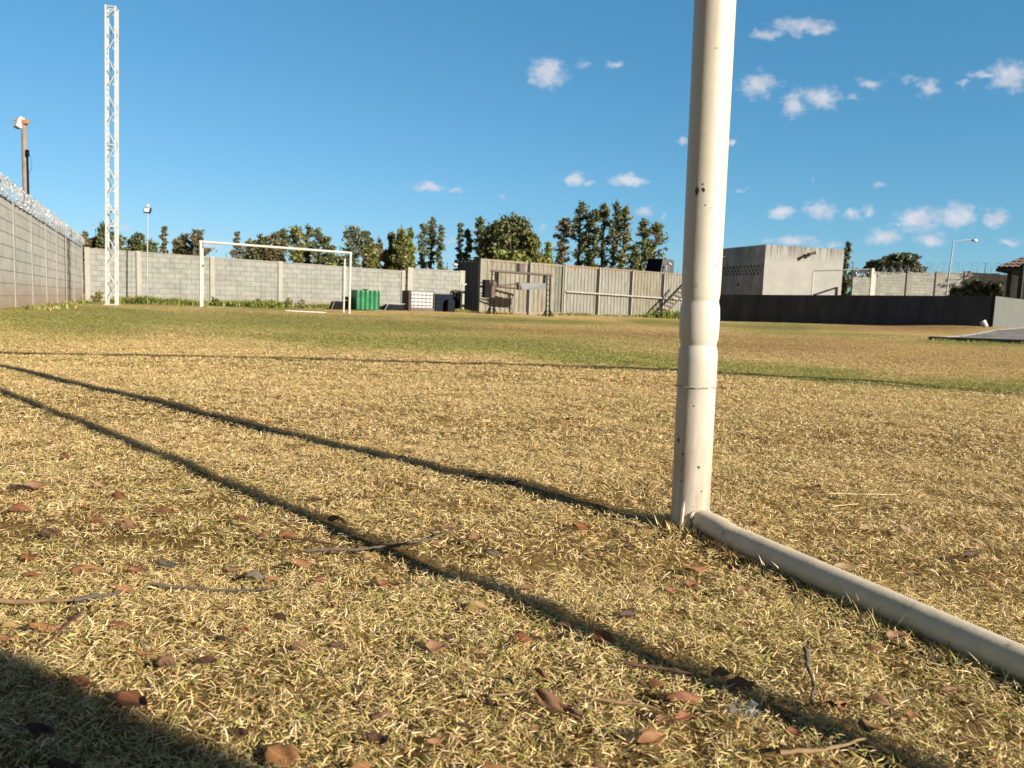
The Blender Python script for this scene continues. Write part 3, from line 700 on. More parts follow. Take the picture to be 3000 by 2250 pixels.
# white caged tank
YP = 33; p, X, Y_, Z = frame_axes(1224, 912, YP)
wv = (1262-1190)/F*YP; hv = (912-855)/F*YP
it = thing('caged_tank', 'white plastic tank in a steel grid cage against the far block wall', 'tank', p)
MB().box(p+Z*(hv*.56), (wv*.93, wv*.9, hv*.84), (X, Y_, Z)).build('bottle', M['ibc'], it, bevel=.05)
mb = MB(); hw_ = wv/2
for k in range(7):
    s_ = -hw_+wv*k/6
    for sg in (-1, 1):
        mb.tube([p+X*s_+Y_*sg*hw_+Z*.1, p+X*s_+Y_*sg*hw_+Z*hv], .010, 5); mb.tube([p+X*sg*hw_+Y_*s_+Z*.1, p+X*sg*hw_+Y_*s_+Z*hv], .011, 5)
for k in range(6):
    zz = .1+(hv-.1)*k/5; c_ = [p-X*hw_-Y_*hw_+Z*zz, p+X*hw_-Y_*hw_+Z*zz, p+X*hw_+Y_*hw_+Z*zz, p-X*hw_+Y_*hw_+Z*zz]
    for j in range(4): mb.tube([c_[j], c_[(j+1) % 4]], .011, 5)
mb.build('cage', M['cagem'], it)
mb = MB(); mb.box(p+Z*.05, (wv*1.02, wv*1.02, .1), (X, Y_, Z)); mb.build('pallet', M['wood'], it)
MB().box(p-X*(hw_+.045)-Y_*.1+Z*(hv*.52), (.06, wv*.75, hv*.98), (X, Y_, Z)).build('rusty_sheet', M['rust'], it)
# navy tank
p, X, Y_, Z = frame_axes(1290, 914, 34.2)
nt = thing('water_tank', 'low dark navy tank between the caged tank and the black cabinet', 'tank', p)
hv = (914-863)/F*34.2
MB().box(p+Z*hv/2, (.86, .8, hv), (X, Y_, Z)).build('body', M['navy'], nt, bevel=.03)
mb = MB()
for k in range(3): mb.box(p+Z*(hv*(.25+.25*k))-Y_*.41, (.86, .03, .04), (X, Y_, Z))
mb.build('rib', M['navy'], nt)
MB().box(p+X*.22-Y_*.56+Z*.27, (.34, .28, .54), (X, Y_, Z)).build('side_box', M['blackm'], nt, bevel=.03)

# ------------------------------------------------------------------ container and corrugated fence
cdir = (CP1-CP0); cdir.z = 0; CL = cdir.length; cdir.normalize(); cback = Vector((-cdir.y, cdir.x, 0))
zc0, zc1 = pt(1410, 757, CP0.y).z, pt(1998, 803, CP1.y-.3).z
def ctop(s_): return zc0+(zc1-zc0)*s_/CL
def cbot(s_): return CP0.z+(CP1.z-CP0.z)*s_/CL
def corrugated(mb, p, d, s0, s1, z0, z1, back, pitch=.30, dep=.042, top=None, bot=None):
    n = max(2, int(round((s1-s0)/pitch))); pr = []; st = (s1-s0)/n
    for k in range(n):
        a = s0+k*st; pr += [(a+st*.02, 0), (a+st*.42, 0), (a+st*.54, dep), (a+st*.90, dep)]
    pr.append((s1, 0))
    lo_ = []; hi_ = []; lo2 = []; hi2 = []
    for s_, q_ in pr:
        b_ = (bot(s_) if bot else z0); t_ = (top(s_) if top else z1)
        P = Vector((p.x, p.y, 0))+d*s_+back*q_
        lo_.append(mb.vert(P+Vector((0, 0, b_)), (s_, 0))); hi_.append(mb.vert(P+Vector((0, 0, t_)), (s_, t_-b_)))
        P2 = Vector((p.x, p.y, 0))+d*s_+back*(dep+.02)
        lo2.append(mb.vert(P2+Vector((0, 0, b_)), (s_, 0))); hi2.append(mb.vert(P2+Vector((0, 0, t_)), (s_, t_-b_)))
    for j in range(len(pr)-1):
        mb.face(lo_[j], lo_[j+1], hi_[j+1], hi_[j]); mb.face(hi_[j], hi_[j+1], hi2[j+1], hi2[j]); mb.face(lo2[j+1], lo2[j], hi2[j], hi2[j+1])
    return mb
def cpos(px):                               # distance along the container line seen at that column
    r = (px-1500)/F
    return (CP0.x - r*CP0.y)/(r*cdir.y - cdir.x)
ribs = [cpos(v_) for v_ in (1540, 1640, 1740, 1836, 1928)]
s_end = ribs[1]-.06
ct = thing('shipping_container', 'weathered cream shipping container with a dark shaded end at the edge of the pitch', 'container', (CP0.x, CP0.y, 0))
DW = 1.75
mb = MB(); corrugated(mb, CP0, cdir, .12, ribs[0]-.05, 0, 0, cback, top=lambda s_: ctop(s_)-.1, bot=lambda s_: cbot(s_)+.12); mb.build('side_panel', M['corr'], ct)
mb = MB(); corrugated(mb, CP0, cdir, ribs[0]+.05, s_end-.55, 0, 0, cback, top=lambda s_: ctop(s_)-.1, bot=lambda s_: cbot(s_)+.12); mb.build('side_panel', M['corr'], ct)
mb = MB(); corrugated(mb, CP0, cdir, s_end-.55, s_end-.05, 0, 0, cback, pitch=.2, top=lambda s_: ctop(s_)-.1, bot=lambda s_: cbot(s_)+.12); mp = mb.build('side_panel', M['corr3'], ct); mp['label'] = 'mottled grey-green side sheet'
mb = MB(); corrugated(mb, CP0+cback*.02, cback, .1, DW, 0, 0, cdir, top=lambda s_: zc0-.1, bot=lambda s_: CP0.z+.1); mb.build('end_panel', M['corr_shaded'], ct)
Zv = Vector((0, 0, 1))
def cpost(par, s_, w, d_, name, mat, off=-.012, zt=None, zb=-.1):
    z0, z1 = cbot(s_)+zb, (ctop(s_) if zt is None else zt)
    return MB().box(Vector((CP0.x, CP0.y, (z0+z1)/2))+cdir*s_+cback*(off+d_/2), (w, d_, z1-z0), (cdir, cback, Zv)).build(name, mat, par)
cpost(ct, .05, .13, .13, 'corner_post', M['corr2']); cpost(ct, s_end, .09, .1, 'corner_post', M['corr2'])
cpost(ct, ribs[0]+.03, .05, .07, 'door_post', M['pier'], -.03); cpost(ct, ribs[0]-.065, .15, .03, 'gap_shade', M['void_shade'], -.008)  # black strip also paints the dark shadow beside the door post
def beam(par, s0, s1, h, off, th, z_of, name, mat):
    mb = MB(); a = Vector((CP0.x, CP0.y, 0))+cdir*s0+cback*off; b_ = Vector((CP0.x, CP0.y, 0))+cdir*s1+cback*off
    mb.hexa([a+Zv*(z_of(s0)-h), b_+Zv*(z_of(s1)-h), b_+cback*th+Zv*(z_of(s1)-h), a+cback*th+Zv*(z_of(s0)-h), a+Zv*z_of(s0), b_+Zv*z_of(s1), b_+cback*th+Zv*z_of(s1), a+cback*th+Zv*z_of(s0)],
            [(s0, 2.3), (s1, 2.3), (s1, 2.3), (s0, 2.3), (s0, 2.7), (s1, 2.7), (s1, 2.7), (s0, 2.7)])
    return mb.build(name, mat, par)
beam(ct, .115, s_end-.05, .10, -.006, .1, lambda s_: ctop(s_)-.002, 'top_rail', M['corr']); beam(ct, .115, s_end-.05, .22, -.004, .1, lambda s_: cbot(s_)+.119, 'bottom_rail', M['corr2'])
MB().hexa([Vector((CP0.x, CP0.y, zc0-.06))+cdir*a+cback*b_ for a, b_ in ((.1, .1), (s_end-.02, .1), (s_end-.02, DW), (.1, DW))] +
          [Vector((CP0.x, CP0.y, (zc0 if a < 1 else ctop(s_end))-.03))+cdir*a+cback*b_ for a, b_ in ((.1, .1), (s_end-.02, .1), (s_end-.02, DW), (.1, DW))]).build('roof', M['corr3'], ct)
MB().slab(Vector((CP0.x, CP0.y, 0))+cback*(DW-.03)+cdir*.1, Vector((CP0.x, CP0.y, 0))+cdir*s_end+cback*(DW-.03), .03, -.1, zc0-.1, -.1, zc0-.1, cback).build('back_panel', M['corr_shaded'], ct)
def hatch(px0, px1, py0, py1, nm, mat, off):
    s0, s1 = cpos(px0), cpos(px1); Yd = CP0.y+cdir.y*(s0+s1)/2
    z1, z0 = pt((px0+px1)/2, py0, Yd).z, pt((px0+px1)/2, py1, Yd).z
    return MB().box(Vector((CP0.x, CP0.y, (z0+z1)/2))+cdir*(s0+s1)/2+cback*off, (s1-s0, .03, z1-z0), (cdir, cback, Zv)).build(nm, mat, ct)
hatch(1500, 1508, 771, 796, 'window', M['void_shade'], -.01); hatch(1508.5, 1520, 772, 798, 'window_shutter', M['brownst'], -.014)
# fence of corrugated sheets
cf0 = Vector((CP0.x, CP0.y, 0))+cdir*(s_end+.06)
cf = thing('corrugated_fence', 'rust-streaked corrugated metal fence with posts and a mid rail beyond the container', 'fence', (cf0.x, cf0.y, 0))
edges = [s_end+.05] + ribs[2:] + [CL*1.03]
mats_ = [M['corr2'], M['corr2'], M['corr'], M['corr2']]
for k, (a, b_) in enumerate(zip(edges[:-1], edges[1:])):
    mb = MB(); corrugated(mb, CP0, cdir, a+.03, b_-.03, 0, 0, cback, pitch=.27, top=lambda s_: ctop(s_)-.02, bot=lambda s_: cbot(s_)-.06); mb.build('sheet', mats_[k], cf)
for s_ in edges[:-1]:
    cpost(cf, s_+.03, .065, .05, 'fence_post', M['pier'], -.07); cpost(cf, s_-.075, .15, .02, 'gap_shade', M['void_shade'], -.01)  # black strip painted as the shadow beside each fence post
mr = lambda s_: pt(1640, 851, CP0.y+cdir.y*ribs[1]).z + (pt(1928, 871, CP0.y+cdir.y*ribs[4]).z-pt(1640, 851, CP0.y+cdir.y*ribs[1]).z)*(s_-ribs[1])/(ribs[4]-ribs[1])
beam(cf, s_end+.1, CL*1.03, .075, -.14, .06, mr, 'mid_rail', M['pier'])
beam(cf, s_end+.1, CL*1.03, .07, -.012, .05, lambda s_: ctop(s_)+.01, 'top_rail', M['corr'])
# lamp on the container corner
q = pt(1336, 772, CP0.y+.9); cl_ = thing('wall_lamp', 'small dark lamp with a white dome on the container end', 'lamp', q)
MB().box(q+Vector((.0, 0, .08)), (.16, .14, .2)).build('body', M['black'], cl_, bevel=.02); MB().ball(q+Vector((-.03, -.03, -.06)), .1, 12, 8, (1.2, 1, .7)).build('dome', M['glassw'], cl_, smooth=True)
# black cabinet + pipe at the dark end
p = pt(1331, 916, 36.6); p.z = gzf(p.x, p.y)
bc = thing('metal_cabinet', 'black cabinet with a pale lid against the dark container end', 'cabinet', p)
hv = (916-858)/F*36.6
MB().box(p+Zv*hv/2, (.5, .5, hv), (cback, cdir, Zv)).build('body', M['black'], bc, bevel=.015)
MB().box(p+Zv*(hv+.02), (.56, .56, .035), (cback, cdir, Zv)).build('lid', M['sheetw'], bc)
p0 = pt(1351, 892, 35.8); p1 = pt(1354, 835, 35.8); p2 = pt(1366, 833, 35.9)
dpn = thing('drain_pipe', 'thin grey elbow pipe rising beside the dark container end', 'pipe', (p0.x, p0.y, 0))
MB().tube([Vector((p0.x, p0.y, -.05)), p0, p1-Vector((0, 0, .06)), p1, p2], .04, 8).build('pipe', M['galv'], dpn, smooth=True)

# ------------------------------------------------------------------ black steel frame in front of the container
Yf0, Yf1 = 35.0, 36.2
fa = pt(1440, 920, Yf0); fb = pt(1604, 930, Yf1); fat = pt(1447, 794, Yf0); fbt = pt(1607, 806, Yf1)
fr = thing('pump_frame', 'dark steel frame carrying pipes and a box in front of the container', 'steel frame', (fa.x, fa.y, 0))
fd = Vector((fb.x-fa.x, fb.y-fa.y, 0)).normalized(); fn = Vector((-fd.y, fd.x, 0))
for a, b_ in ((fa, fat), (fb, fbt)):
    mb = MB(); base_ = Vector((a.x, a.y, gzf(a.x, a.y)))
    for s_ in (-.085, .085): mb.tube([base_+fd*s_-Zv*.1, Vector((b_.x, b_.y, b_.z))+fd*s_], .038, 6)
    for k in range(7): mb.tube([base_+fd*-.085+Zv*(.25+k*(b_.z-.4)/6), base_+fd*.085+Zv*(.25+k*(b_.z-.4)/6)], .016, 5)
    lg = mb.build('leg', M['black'], fr)
    mb = MB()
    for s_ in (-1, 1):
        for y_ in (-1, 1): mb.tube([base_+fd*s_*.07+Zv*.38, base_+fd*s_*.22+fn*y_*.15-Zv*.05], .028, 6)
    mb.build('foot', M['black'], lg)
MB().tube([fat-fd*.15+Zv*.0, fbt+fd*.2], .055, 8).build('top_beam', M['brownst'], fr)
for px0, px1, py0, py1, Yd in ((1453, 1462, 795, 838, Yf0+.1), (1590, 1600, 806, 830, Yf1-.1)):
    a = pt((px0+px1)/2, py0, Yd); b_ = pt((px0+px1)/2, py1, Yd); MB().box((a+b_)/2, (.09, .09, a.z-b_.z), (fd, fn, Zv)).build('hanger', M['black'], fr)
a = pt(1446, 839, Yf0+.05); b_ = pt(1520, 846, Yf0+.55); MB().tube([a, b_], .04, 8).build('pipe', M['rust'], fr, smooth=True)
a = pt(1436, 838, Yf0); b_ = pt(1520, 832, Yf0+.5); MB().tube([a, b_], .03, 8).build('pipe', M['brownst'], fr, smooth=True)
a = pt(1446, 833, Yf0); MB().ball(a, .15, 12, 8, (1, .8, 1.2)).build('pump_head', M['brownst'], fr, smooth=True)
mb = MB(); a = pt(1424, 846, Yf0-.1); mb.box(a, (.25, .35, .80), (fd, fn, Zv)); bx_ = mb.build('control_box', M['black'], fr, bevel=.01)
mb = MB(); a = pt(1442, 855, Yf0); mb.tube([a+Zv*.26, a-Zv*.26], .13, 14); mb.build('cylinder', M['brownst'], fr, smooth=True)
mb = MB()
for yy in (828, 837, 859, 867):
    a = pt(1406, yy, Yf0+.7); b_ = pt(1420, yy, Yf0-.1); mb.tube([a, b_], .022, 6)
mb.build('pipe', M['rust'], fr)
# pale sheet metal trough
poly = [pt(1522, 828, Yf0+.5), pt(1526, 847, Yf0+.5), pt(1532, 849, Yf0+.5), pt(1600, 846, Yf1-.15), pt(1600, 830, Yf1-.15), pt(1540, 828, Yf0+.6)]
th2 = MB().prism(poly, fn*.45).build('trough', M['sheetw'], fr)
mb = MB(); mb.tube([pt(1520, 826, Yf0+.45), pt(1521, 850, Yf0+.45)], .05, 8); mb.build('bracket', M['brownst'], fr)

# hopper behind the fence
YH = 51
hA = [pt(1879, 805, YH), pt(1940, 812, YH-.3), pt(1942, 759, YH-.3), pt(1898, 758, YH)]
hp = thing('metal_hopper', 'dark slanted metal housing rising behind the corrugated fence', 'housing', (hA[0].x, hA[0].y, 0))
f0 = Vector((hA[0].x, hA[0].y, hA[0].z-1)); f1 = pt(1928, 812, YH-1.2); f1.z = f0.z; f2 = pt(1960, 812, YH-.5); f2.z = f0.z
t0_ = pt(1899, 758.5, YH+.2); t1_ = pt(1942, 758, YH-.9); t2_ = pt(1963, 759, YH-.3)
bk_ = Vector((.6, 1.6, 0))
mb = MB(); mb.hexa([f0, f1, f1+bk_, f0+bk_, t0_, t1_, t1_+bk_, t0_+bk_]); mb.build('slanted_panel', M['blackm'], hp)
mb = MB(); e_ = Vector((.004, .0, 0)); mb.hexa([f1+e_, f2, f2+bk_, f1+bk_+e_, t1_+e_, t2_, t2_+bk_, t1_+bk_+e_]); mb.build('side_panel', plain('dark_grey_sheet', (.085, .085, .085), .6, .1, 3), hp)
mb = MB(); mb.tube([t0_.lerp(f0, .3)-Vector((0, .03, 0)), t1_.lerp(f1, .3)-Vector((0, .03, 0))], .03, 5); mb.build('edge_strip', M['black'], hp)
q = pt(1955, 776, YH-1.0); mb = MB(); mb.tube([q-Vector((.1, 0, .35)), q-Vector((.05, 0, .0)), q+Vector((.1, -.1, .12)), q+Vector((.25, -.1, .0))], .05, 7); mb.build('spout', M['galv'], hp)

# ladder leaning on the fence
la = pt(1903, 929, 43.6); lb = pt(1996, 836, 45.4)
ld = thing('ladder', 'dark wooden ladder leaning diagonally on the corrugated fence', 'ladder', (la.x, la.y, 0))
off = Vector((.42, -.28, -.16))
MB().tube([la-Vector((0, 0, .1)), lb.lerp(la, -.06)], .06, 6).build('stile', M['black'], ld); MB().tube([la+off-Vector((0, 0, .1)), (lb.lerp(la, -.06))+off], .045, 6).build('stile', M['wood'], ld)
for k in range(9):
    a = la.lerp(lb, .08+k*.105); MB().tube([a, a+off], .036, 6).build('rung', M['wood'], ld)

# ------------------------------------------------------------------ dark yard wall with grey return
D0 = pt(2095, 941, 43.2); D1 = pt(2908, 958, 33.5); DT0 = pt(2095, 863.5, 43.2); DT1 = pt(2914, 867, 33.5)
dd2 = Vector((D1.x-D0.x, D1.y-D0.y, 0)).normalized(); db = Vector((-dd2.y, dd2.x, 0))
if db.y < 0: db = -db
yw = thing('yard_wall', 'low dark slate wall with a light grey return face at its corner', 'wall', (D1.x, D1.y, 0))
st0 = Vector((D0.x, D0.y, 0))-dd2*1.2
MB().slab(st0, D1, .16, D0.z-.4, DT0.z, D1.z-.4, DT1.z, db).build('front_face', M['dark_front'], yw)
D2 = Vector((D1.x, D1.y, 0))+db*9
MB().slab(Vector((D1.x, D1.y, 0))+dd2*.003, D2+dd2*.003, .16, D1.z-.4, DT1.z-.004, D1.z-.2, DT1.z+.0, -dd2).build('return_face', M['grey_return'], yw)
q = pt(2884, 950, 31.3)
sp = thing('ground_spotlight', 'small white spotlight on the grass at the foot of the dark wall', 'spotlight', (q.x, q.y, q.z-.12))
hx = Vector((-.35, .45, .8)).normalized()
MB().tube([q-hx*.13, q+hx*.13], hx.z*0+.1, 14, rad=[.09, .125]).build('housing', M['white_mast'], sp, smooth=True)
MB().tube([q+Vector((0, 0, -.22)), q-hx*.02], .018, 6).build('stake', M['black'], sp)

# gravel bed and kerb
K0 = pt(2719, 997, 15.9); K1 = pt(3000, 1008, 14.7); kd = Vector((K1.x-K0.x, K1.y-K0.y, 0)).normalized(); kb = Vector((-kd.y, kd.x, 0))
kb = kb if kb.y > 0 else -kb
K1e = K0+kd*9; ktz = pt(2719, 985.5, 15.9).z
kt = thing('kerb', 'low dark concrete kerb edging the gravel bed near the dark wall', 'kerb', (K0.x, K0.y, 0))
zk1 = pt(3000, 995.5, K1.y).z
sl_ = (zk1-ktz)/(Vector((K1.x-K0.x, K1.y-K0.y, 0)).length)
MB().slab(K0, K0+kd*9, .12, -.3, ktz, -.3, ktz+sl_*9, kb).build('front_edge', M['kerb'], kt)
se = [(2719, 987, 15.9), (2790, 984, 17.6), (2840, 977.5, 20), (2905, 965.5, 25.5), (3000, 958.5, 31.0), (3060, 957, 35)]
sep = [pt(*a) for a in se]
mb = MB()
for a, b_ in zip(sep[:-1], sep[1:]):
    w_ = kd*.15
    a = a+kd*.02+kb*.125; b_ = b_+kd*.02
    mb.hexa([a-Zv*.3, a+w_-Zv*.3, b_+w_-Zv*.3, b_-Zv*.3, a+Zv*.004, a+w_+Zv*.004, b_+w_+Zv*.004, b_+Zv*.004])
mb.build('pale_edge', M['kerb_pale'], kt)
mb = MB(); prev = None
for k, a in enumerate(sep):
    l_ = a+kd*.16+(kb*.125 if k == 0 else Vector((0, 0, 0)))-Zv*.006; r__ = l_+kd*11+Zv*(sl_*3 if k < 2 else .0)
    ids = [mb.vert(l_.lerp(r__, j/12)+Zv*(R.uniform(-.012, .012) if 0 < j < 12 else 0)) for j in range(13)]
    if prev:
        for j in range(12): mb.face(prev[j], prev[j+1], ids[j+1], ids[j])
    prev = ids
g_ = mb.build('gravel_bed', M['gravel']); tag(g_, 'grey gravel bed behind the kerb', 'gravel', None, 'structure')

# ------------------------------------------------------------------ utility building
YB = 48.0
b0 = pt(2236, 863, YB); bt = pt(2244, 716, YB); b1 = pt(2474, 731, 49.6); b2 = pt(2110, 729, 52.8)
zt = bt.z; fdir = Vector((b1.x-bt.x, b1.y-bt.y, 0)).normalized(); ldir = Vector((b2.x-bt.x, b2.y-bt.y, 0)).normalized()
c0 = Vector((bt.x, bt.y, 0)); c1 = Vector((b1.x, b1.y, 0)); L2 = 7.2; c2 = c0+ldir*L2
bld = thing('utility_building', 'plain grey rendered block building with stained top behind the dark wall', 'building', (bt.x, bt.y, 0))
fbk = Vector((-fdir.y, fdir.x, 0)); fbk = fbk if fbk.y > 0 else -fbk
lbk = Vector((-ldir.y, ldir.x, 0)); lbk = lbk if lbk.x > 0 else -lbk
MB().slab(c0, c1, .2, -.2, zt, -.2, b1.z, fbk).build('front_wall', M['render'], bld)
# left wall built round an open vent band
lz = lambda py, px: pt(px, py, YB+2.2).z
v1 = pt(2225, 776, YB+.7).z; v0 = pt(2225, 806, YB+.7).z
ltop = lambda s_: zt + (b2.z-zt)*s_/((Vector((b2.x-bt.x, b2.y-bt.y, 0))).length)
s0, s1 = .35, L2-.4
def lslab(a, b_, z0a, z1a, z0b, z1b, th=.2, off=0, nm='side_wall', mat=None, par=bld):
    return MB().slab(c0+ldir*a+lbk*off, c0+ldir*b_+lbk*off, th, z0a, z1a, z0b, z1b, lbk).build(nm, mat or M['render_old'], par)
lslab(.005, L2, -.2, v0, -.2, v0); lslab(.005, L2, v1, zt, v1, ltop(L2)); lslab(.005, s0, v0, v1, v0, v1); lslab(s1, L2, v0, v1, v0, v1)
vb = lslab(s0, s1, v0, v1, v0, v1, .03, .17, 'vent_dark_back', M['void_shade'])  # black sheet paints in the dark interior behind the vents
mb = MB(); n = 17; st = (s1-s0)/n
for row in range(3):
    za_, zb2 = v0+(v1-v0)*row/3, v0+(v1-v0)*(row+1)/3
    for k in range(n+1):
        a = s0+(k+(.5 if row % 2 else 0))*st
        if a+.11 > s1: continue
        mb.slab(c0+ldir*a+lbk*.02, c0+ldir*(a+st*.52)+lbk*.02, .1, za_, zb2, za_, zb2, lbk)
    mb.slab(c0+ldir*s0+lbk*.015, c0+ldir*s1+lbk*.015, .11, za_-.03, za_+.03, za_-.03, za_+.03, lbk)
mb.build('vent_blocks', M['render_old'], bld)
MB().hexa([c0+fbk*.2+Zv*(zt-.4), c1+fbk*.2+Zv*(zt-.4), c1+ldir*L2+Zv*(zt-.4), c2+Zv*(zt-.4), c0+fbk*.2+Zv*(zt-.3), c1+fbk*.2+Zv*(zt-.3), c1+ldir*L2+Zv*(zt-.3), c2+Zv*(zt-.3)]).build('roof', M['cap'], bld)
MB().slab(c1+fbk*.2-fdir*.2, c1+ldir*L2-fdir*.2, .2, -.2, b1.z, -.2, ltop(L2), fdir).build('side_wall', M['render'], bld)
q = pt(2163, 834, YB+2.0); MB().ball(q, .07, 10, 6).build('outlet', M['black'], bld)
q = pt(2122, 753, 51.0); MB().box(q-lbk*.15, (.5, .18, .05), (ldir, lbk, Zv)).build('lamp_shelf', M['sheetw'], bld)
q = pt(2371, 744, 48.6)
wl = thing('floodlight', 'small white twin floodlight high on the rendered building front', 'floodlight', q)
for s_ in (-1, 1): MB().tube([q+fdir*s_*.05-fbk*.05, q+fdir*s_*.3-fbk*.3+Zv*.1*(s_)], .09, 10, rad=[.07, .12]).build('lamp_head', M['white_paint'] if s_ > 0 else M['rust'], wl, smooth=True)
MB().box(q, (.2, .14, .16), (fdir, fbk, Zv)).build('bracket', M['black'], wl)

# white goal behind the dark wall
YG = 44.5
ga = pt(2382, 880, YG+1.4); gat = pt(2384, 793, YG+1.4); gc = pt(2554, 880, YG); gct = pt(2557, 786, YG)
g3 = thing('football_goal', 'white goal frame seen above the dark wall before the rendered building', 'goal', (gc.x, gc.y, 0))
MB().box((gct.x, gct.y, gct.z/2-.1), (.14, .14, gct.z+.2)).build('post', M['white_paint'], g3)
MB().tube([Vector((gat.x, gat.y, -.3)), gat-Zv*.05, gat+Vector((.06, 0, 0))], .045, 8).build('rear_post', M['white_paint'], g3)
MB().tube([gat, gct-Zv*.06], .042, 8).build('top_rail', M['white_paint'], g3)
cv = Vector((.45, .9, 0)).normalized()
MB().tube([gct-Zv*.05, gct-Zv*.05+cv*4], .06, 8).build('crossbar', M['white_paint'], g3); e_ = gct+cv*4
MB().box((e_.x, e_.y, gct.z/2-.1), (.14, .14, gct.z+.1)).build('post', M['white_paint'], g3)

# ------------------------------------------------------------------ right block wall
RW0 = pt(2466, 797, 52.5); RW1 = pt(3080, 800, 50.0)
rdir = Vector((RW1.x-RW0.x, RW1.y-RW0.y, 0)).normalized(); rback = Vector((-rdir.y, rdir.x, 0))
trw = thing('block_wall', 'pale block wall with square piers between the rendered building and the kiosk', 'wall', (RW0.x, RW0.y, 0))
def rx(px):
    r = (px-1500)/F; s_ = (RW0.x-r*RW0.y)/(r*rdir.y-rdir.x); return Vector((RW0.x, RW0.y, 0))+rdir*s_
seg = [(2470, 2549, 807, 808), (2549, 2638, 796, 798), (2638, 2723, 797, 799), (2723, 2806, 798, 798), (2806, 2890, 797, 801), (2890, 2990, 803, 806), (2990, 3090, 807, 812)]
u = 0
for k, (a, b_, ya, yb) in enumerate(seg):
    A = rx(a); B = rx(b_); MB().slab(A+rdir*.14, B-rdir*.14, .15, -.2, pt(a, ya, A.y).z, -.2, pt(b_, yb, B.y).z, rback, u, 0).build('panel', M['block_far'], trw); u += 2
for px, py in ((2549, 795), (2640, 795), (2724, 794), (2806, 793), (2890, 800), (2990, 806)):
    A = rx(px); z_ = pt(px, py, A.y).z
    MB().slab(A-rdir*.17-rback*.05, A+rdir*.17-rback*.05, .25, -.2, z_, -.2, z_, rback).build('pier', M['pier'], trw)
A = rx(2752); MB().slab(A-rdir*.03-rback*.01, A+rdir*.03-rback*.01, .1, -.2, pt(2752, 799, A.y).z, -.2, pt(2752, 799, A.y).z, rback).build('joint_strip', M['cap_dark'], trw)
pth = [Vector((rx(px).x, rx(px).y, pt(px, py, rx(px).y).z))+rback*.1 for px, py in ((2474, 800), (2548, 801))]
rw2 = thing('razor_wire', 'short dark coil of razor wire between the building and the first pier', 'razor wire', pth[0])
mb = MB(); helix(mb, pth, .24, .23, rr=.013); helix(mb, pth, .2, .19, rr=.011, ph=1.3); mb.build('coil', M['wire'], rw2)
pth = [Vector((rx(px).x, rx(px).y, pt(px, py, rx(px).y).z))+rback*.1 for px, py in ((2552, 789), (2640, 789))]
rw3 = thing('razor_wire', 'loose razor wire coil on the pale wall under the flat topped tree', 'razor wire', pth[0])
mb = MB(); helix(mb, pth, .26, .26, rr=.010); mb.build('coil', M['wire'], rw3)
pth = [Vector((rx(px).x, rx(px).y, pt(px, py, rx(px).y).z))+rback*.1 for px, py in ((2642, 787), (2760, 785), (2860, 783), (3060, 797))]
rw4 = thing('razor_wire', 'faint stretched razor wire coil above the wall beside the kiosk', 'razor wire', pth[0])
mb = MB(); helix(mb, pth, .36, .42, rr=.006); mb.build('coil', M['wire_dark'], rw4)
for px in (2855, 2940): A = rx(px); MB().tube([Vector((A.x, A.y, 2.5)), Vector((A.x, A.y, pt(px, 770, A.y).z))], .02, 5).build('stake', M['wire_dark'], rw4)

# street lamp
YL = 47.0
p0 = pt(2786, 870, YL); p1 = pt(2794, 706, YL)
sl = thing('street_lamp', 'slender grey street lamp with a curved arm above the dark wall', 'street lamp', (p0.x, p0.y, 0))
MB().tube([Vector((p1.x-.22, p0.y, -.2)), p1], .06, 8, True, rad=[.062, .035]).build('pole', M['galv'], sl, smooth=True)
arm = [p1-Vector((0, 0, .05)), pt(2812, 705, YL), pt(2832, 703.2, YL), pt(2850, 703, YL)]
MB().tube(arm, .03, 7).build('arm', M['galv'], sl, smooth=True)
q = pt(2855, 703.5, YL); hd = MB().ball(q, .14, 12, 8, (1.5, .8, .6)).build('lamp_head', M['galv'], sl, smooth=True); MB().ball(q+Vector((.04, -.03, -.05)), .11, 12, 8, (1.1, .9, .6)).build('lens', M['glassw'], hd, smooth=True)

# kiosk at the right edge
KA = pt(2918, 785, 41.0); ke = [KA, KA+dd2*5.2, KA+dd2*5.2+db*5.2, KA+db*5.2]; kc = KA+dd2*2.6+db*2.6+Zv*1.55
kk = thing('kiosk', 'open kiosk with clay tiled hip roof and dark posts beside the pale wall', 'kiosk', (kc.x, kc.y, 0))
mb = MB()
rows = 10
for s_ in range(4):
    A, B = ke[s_], ke[(s_+1) % 4]
    for r in range(rows):
        f0_, f1_ = r/rows, (r+1)/rows
        a, b_ = A.lerp(kc, f0_), B.lerp(kc, f0_); c_, d_ = B.lerp(kc, f1_), A.lerp(kc, f1_)
        lift_ = Zv*.045; n = max(3, int((b_-a).length/.24)); lo_ = []; hi_ = []
        for j in range(n*4+1):
            w_ = j/(n*4); cv_ = Zv*(.05*abs(math.sin(w_*n*math.pi)))
            lo_.append(mb.vert(a.lerp(b_, w_)+lift_+cv_)); hi_.append(mb.vert(d_.lerp(c_, w_)+cv_))
        for j in range(n*4): mb.face(lo_[j], lo_[j+1], hi_[j+1], hi_[j])
rf = mb.build('roof', M['tile'], kk)
mb = MB(); e4 = [p-Zv*.02 for p in ke]; i_ = [mb.vert(p) for p in e4]; j_ = [mb.vert(p-Zv*.16) for p in e4]; ap = mb.vert(kc-Zv*.1)
for s_ in range(4): mb.face(i_[s_], i_[(s_+1) % 4], j_[(s_+1) % 4], j_[s_]); mb.face(i_[s_], i_[(s_+1) % 4], ap)
mb.build('eaves', M['rooftop'], rf)
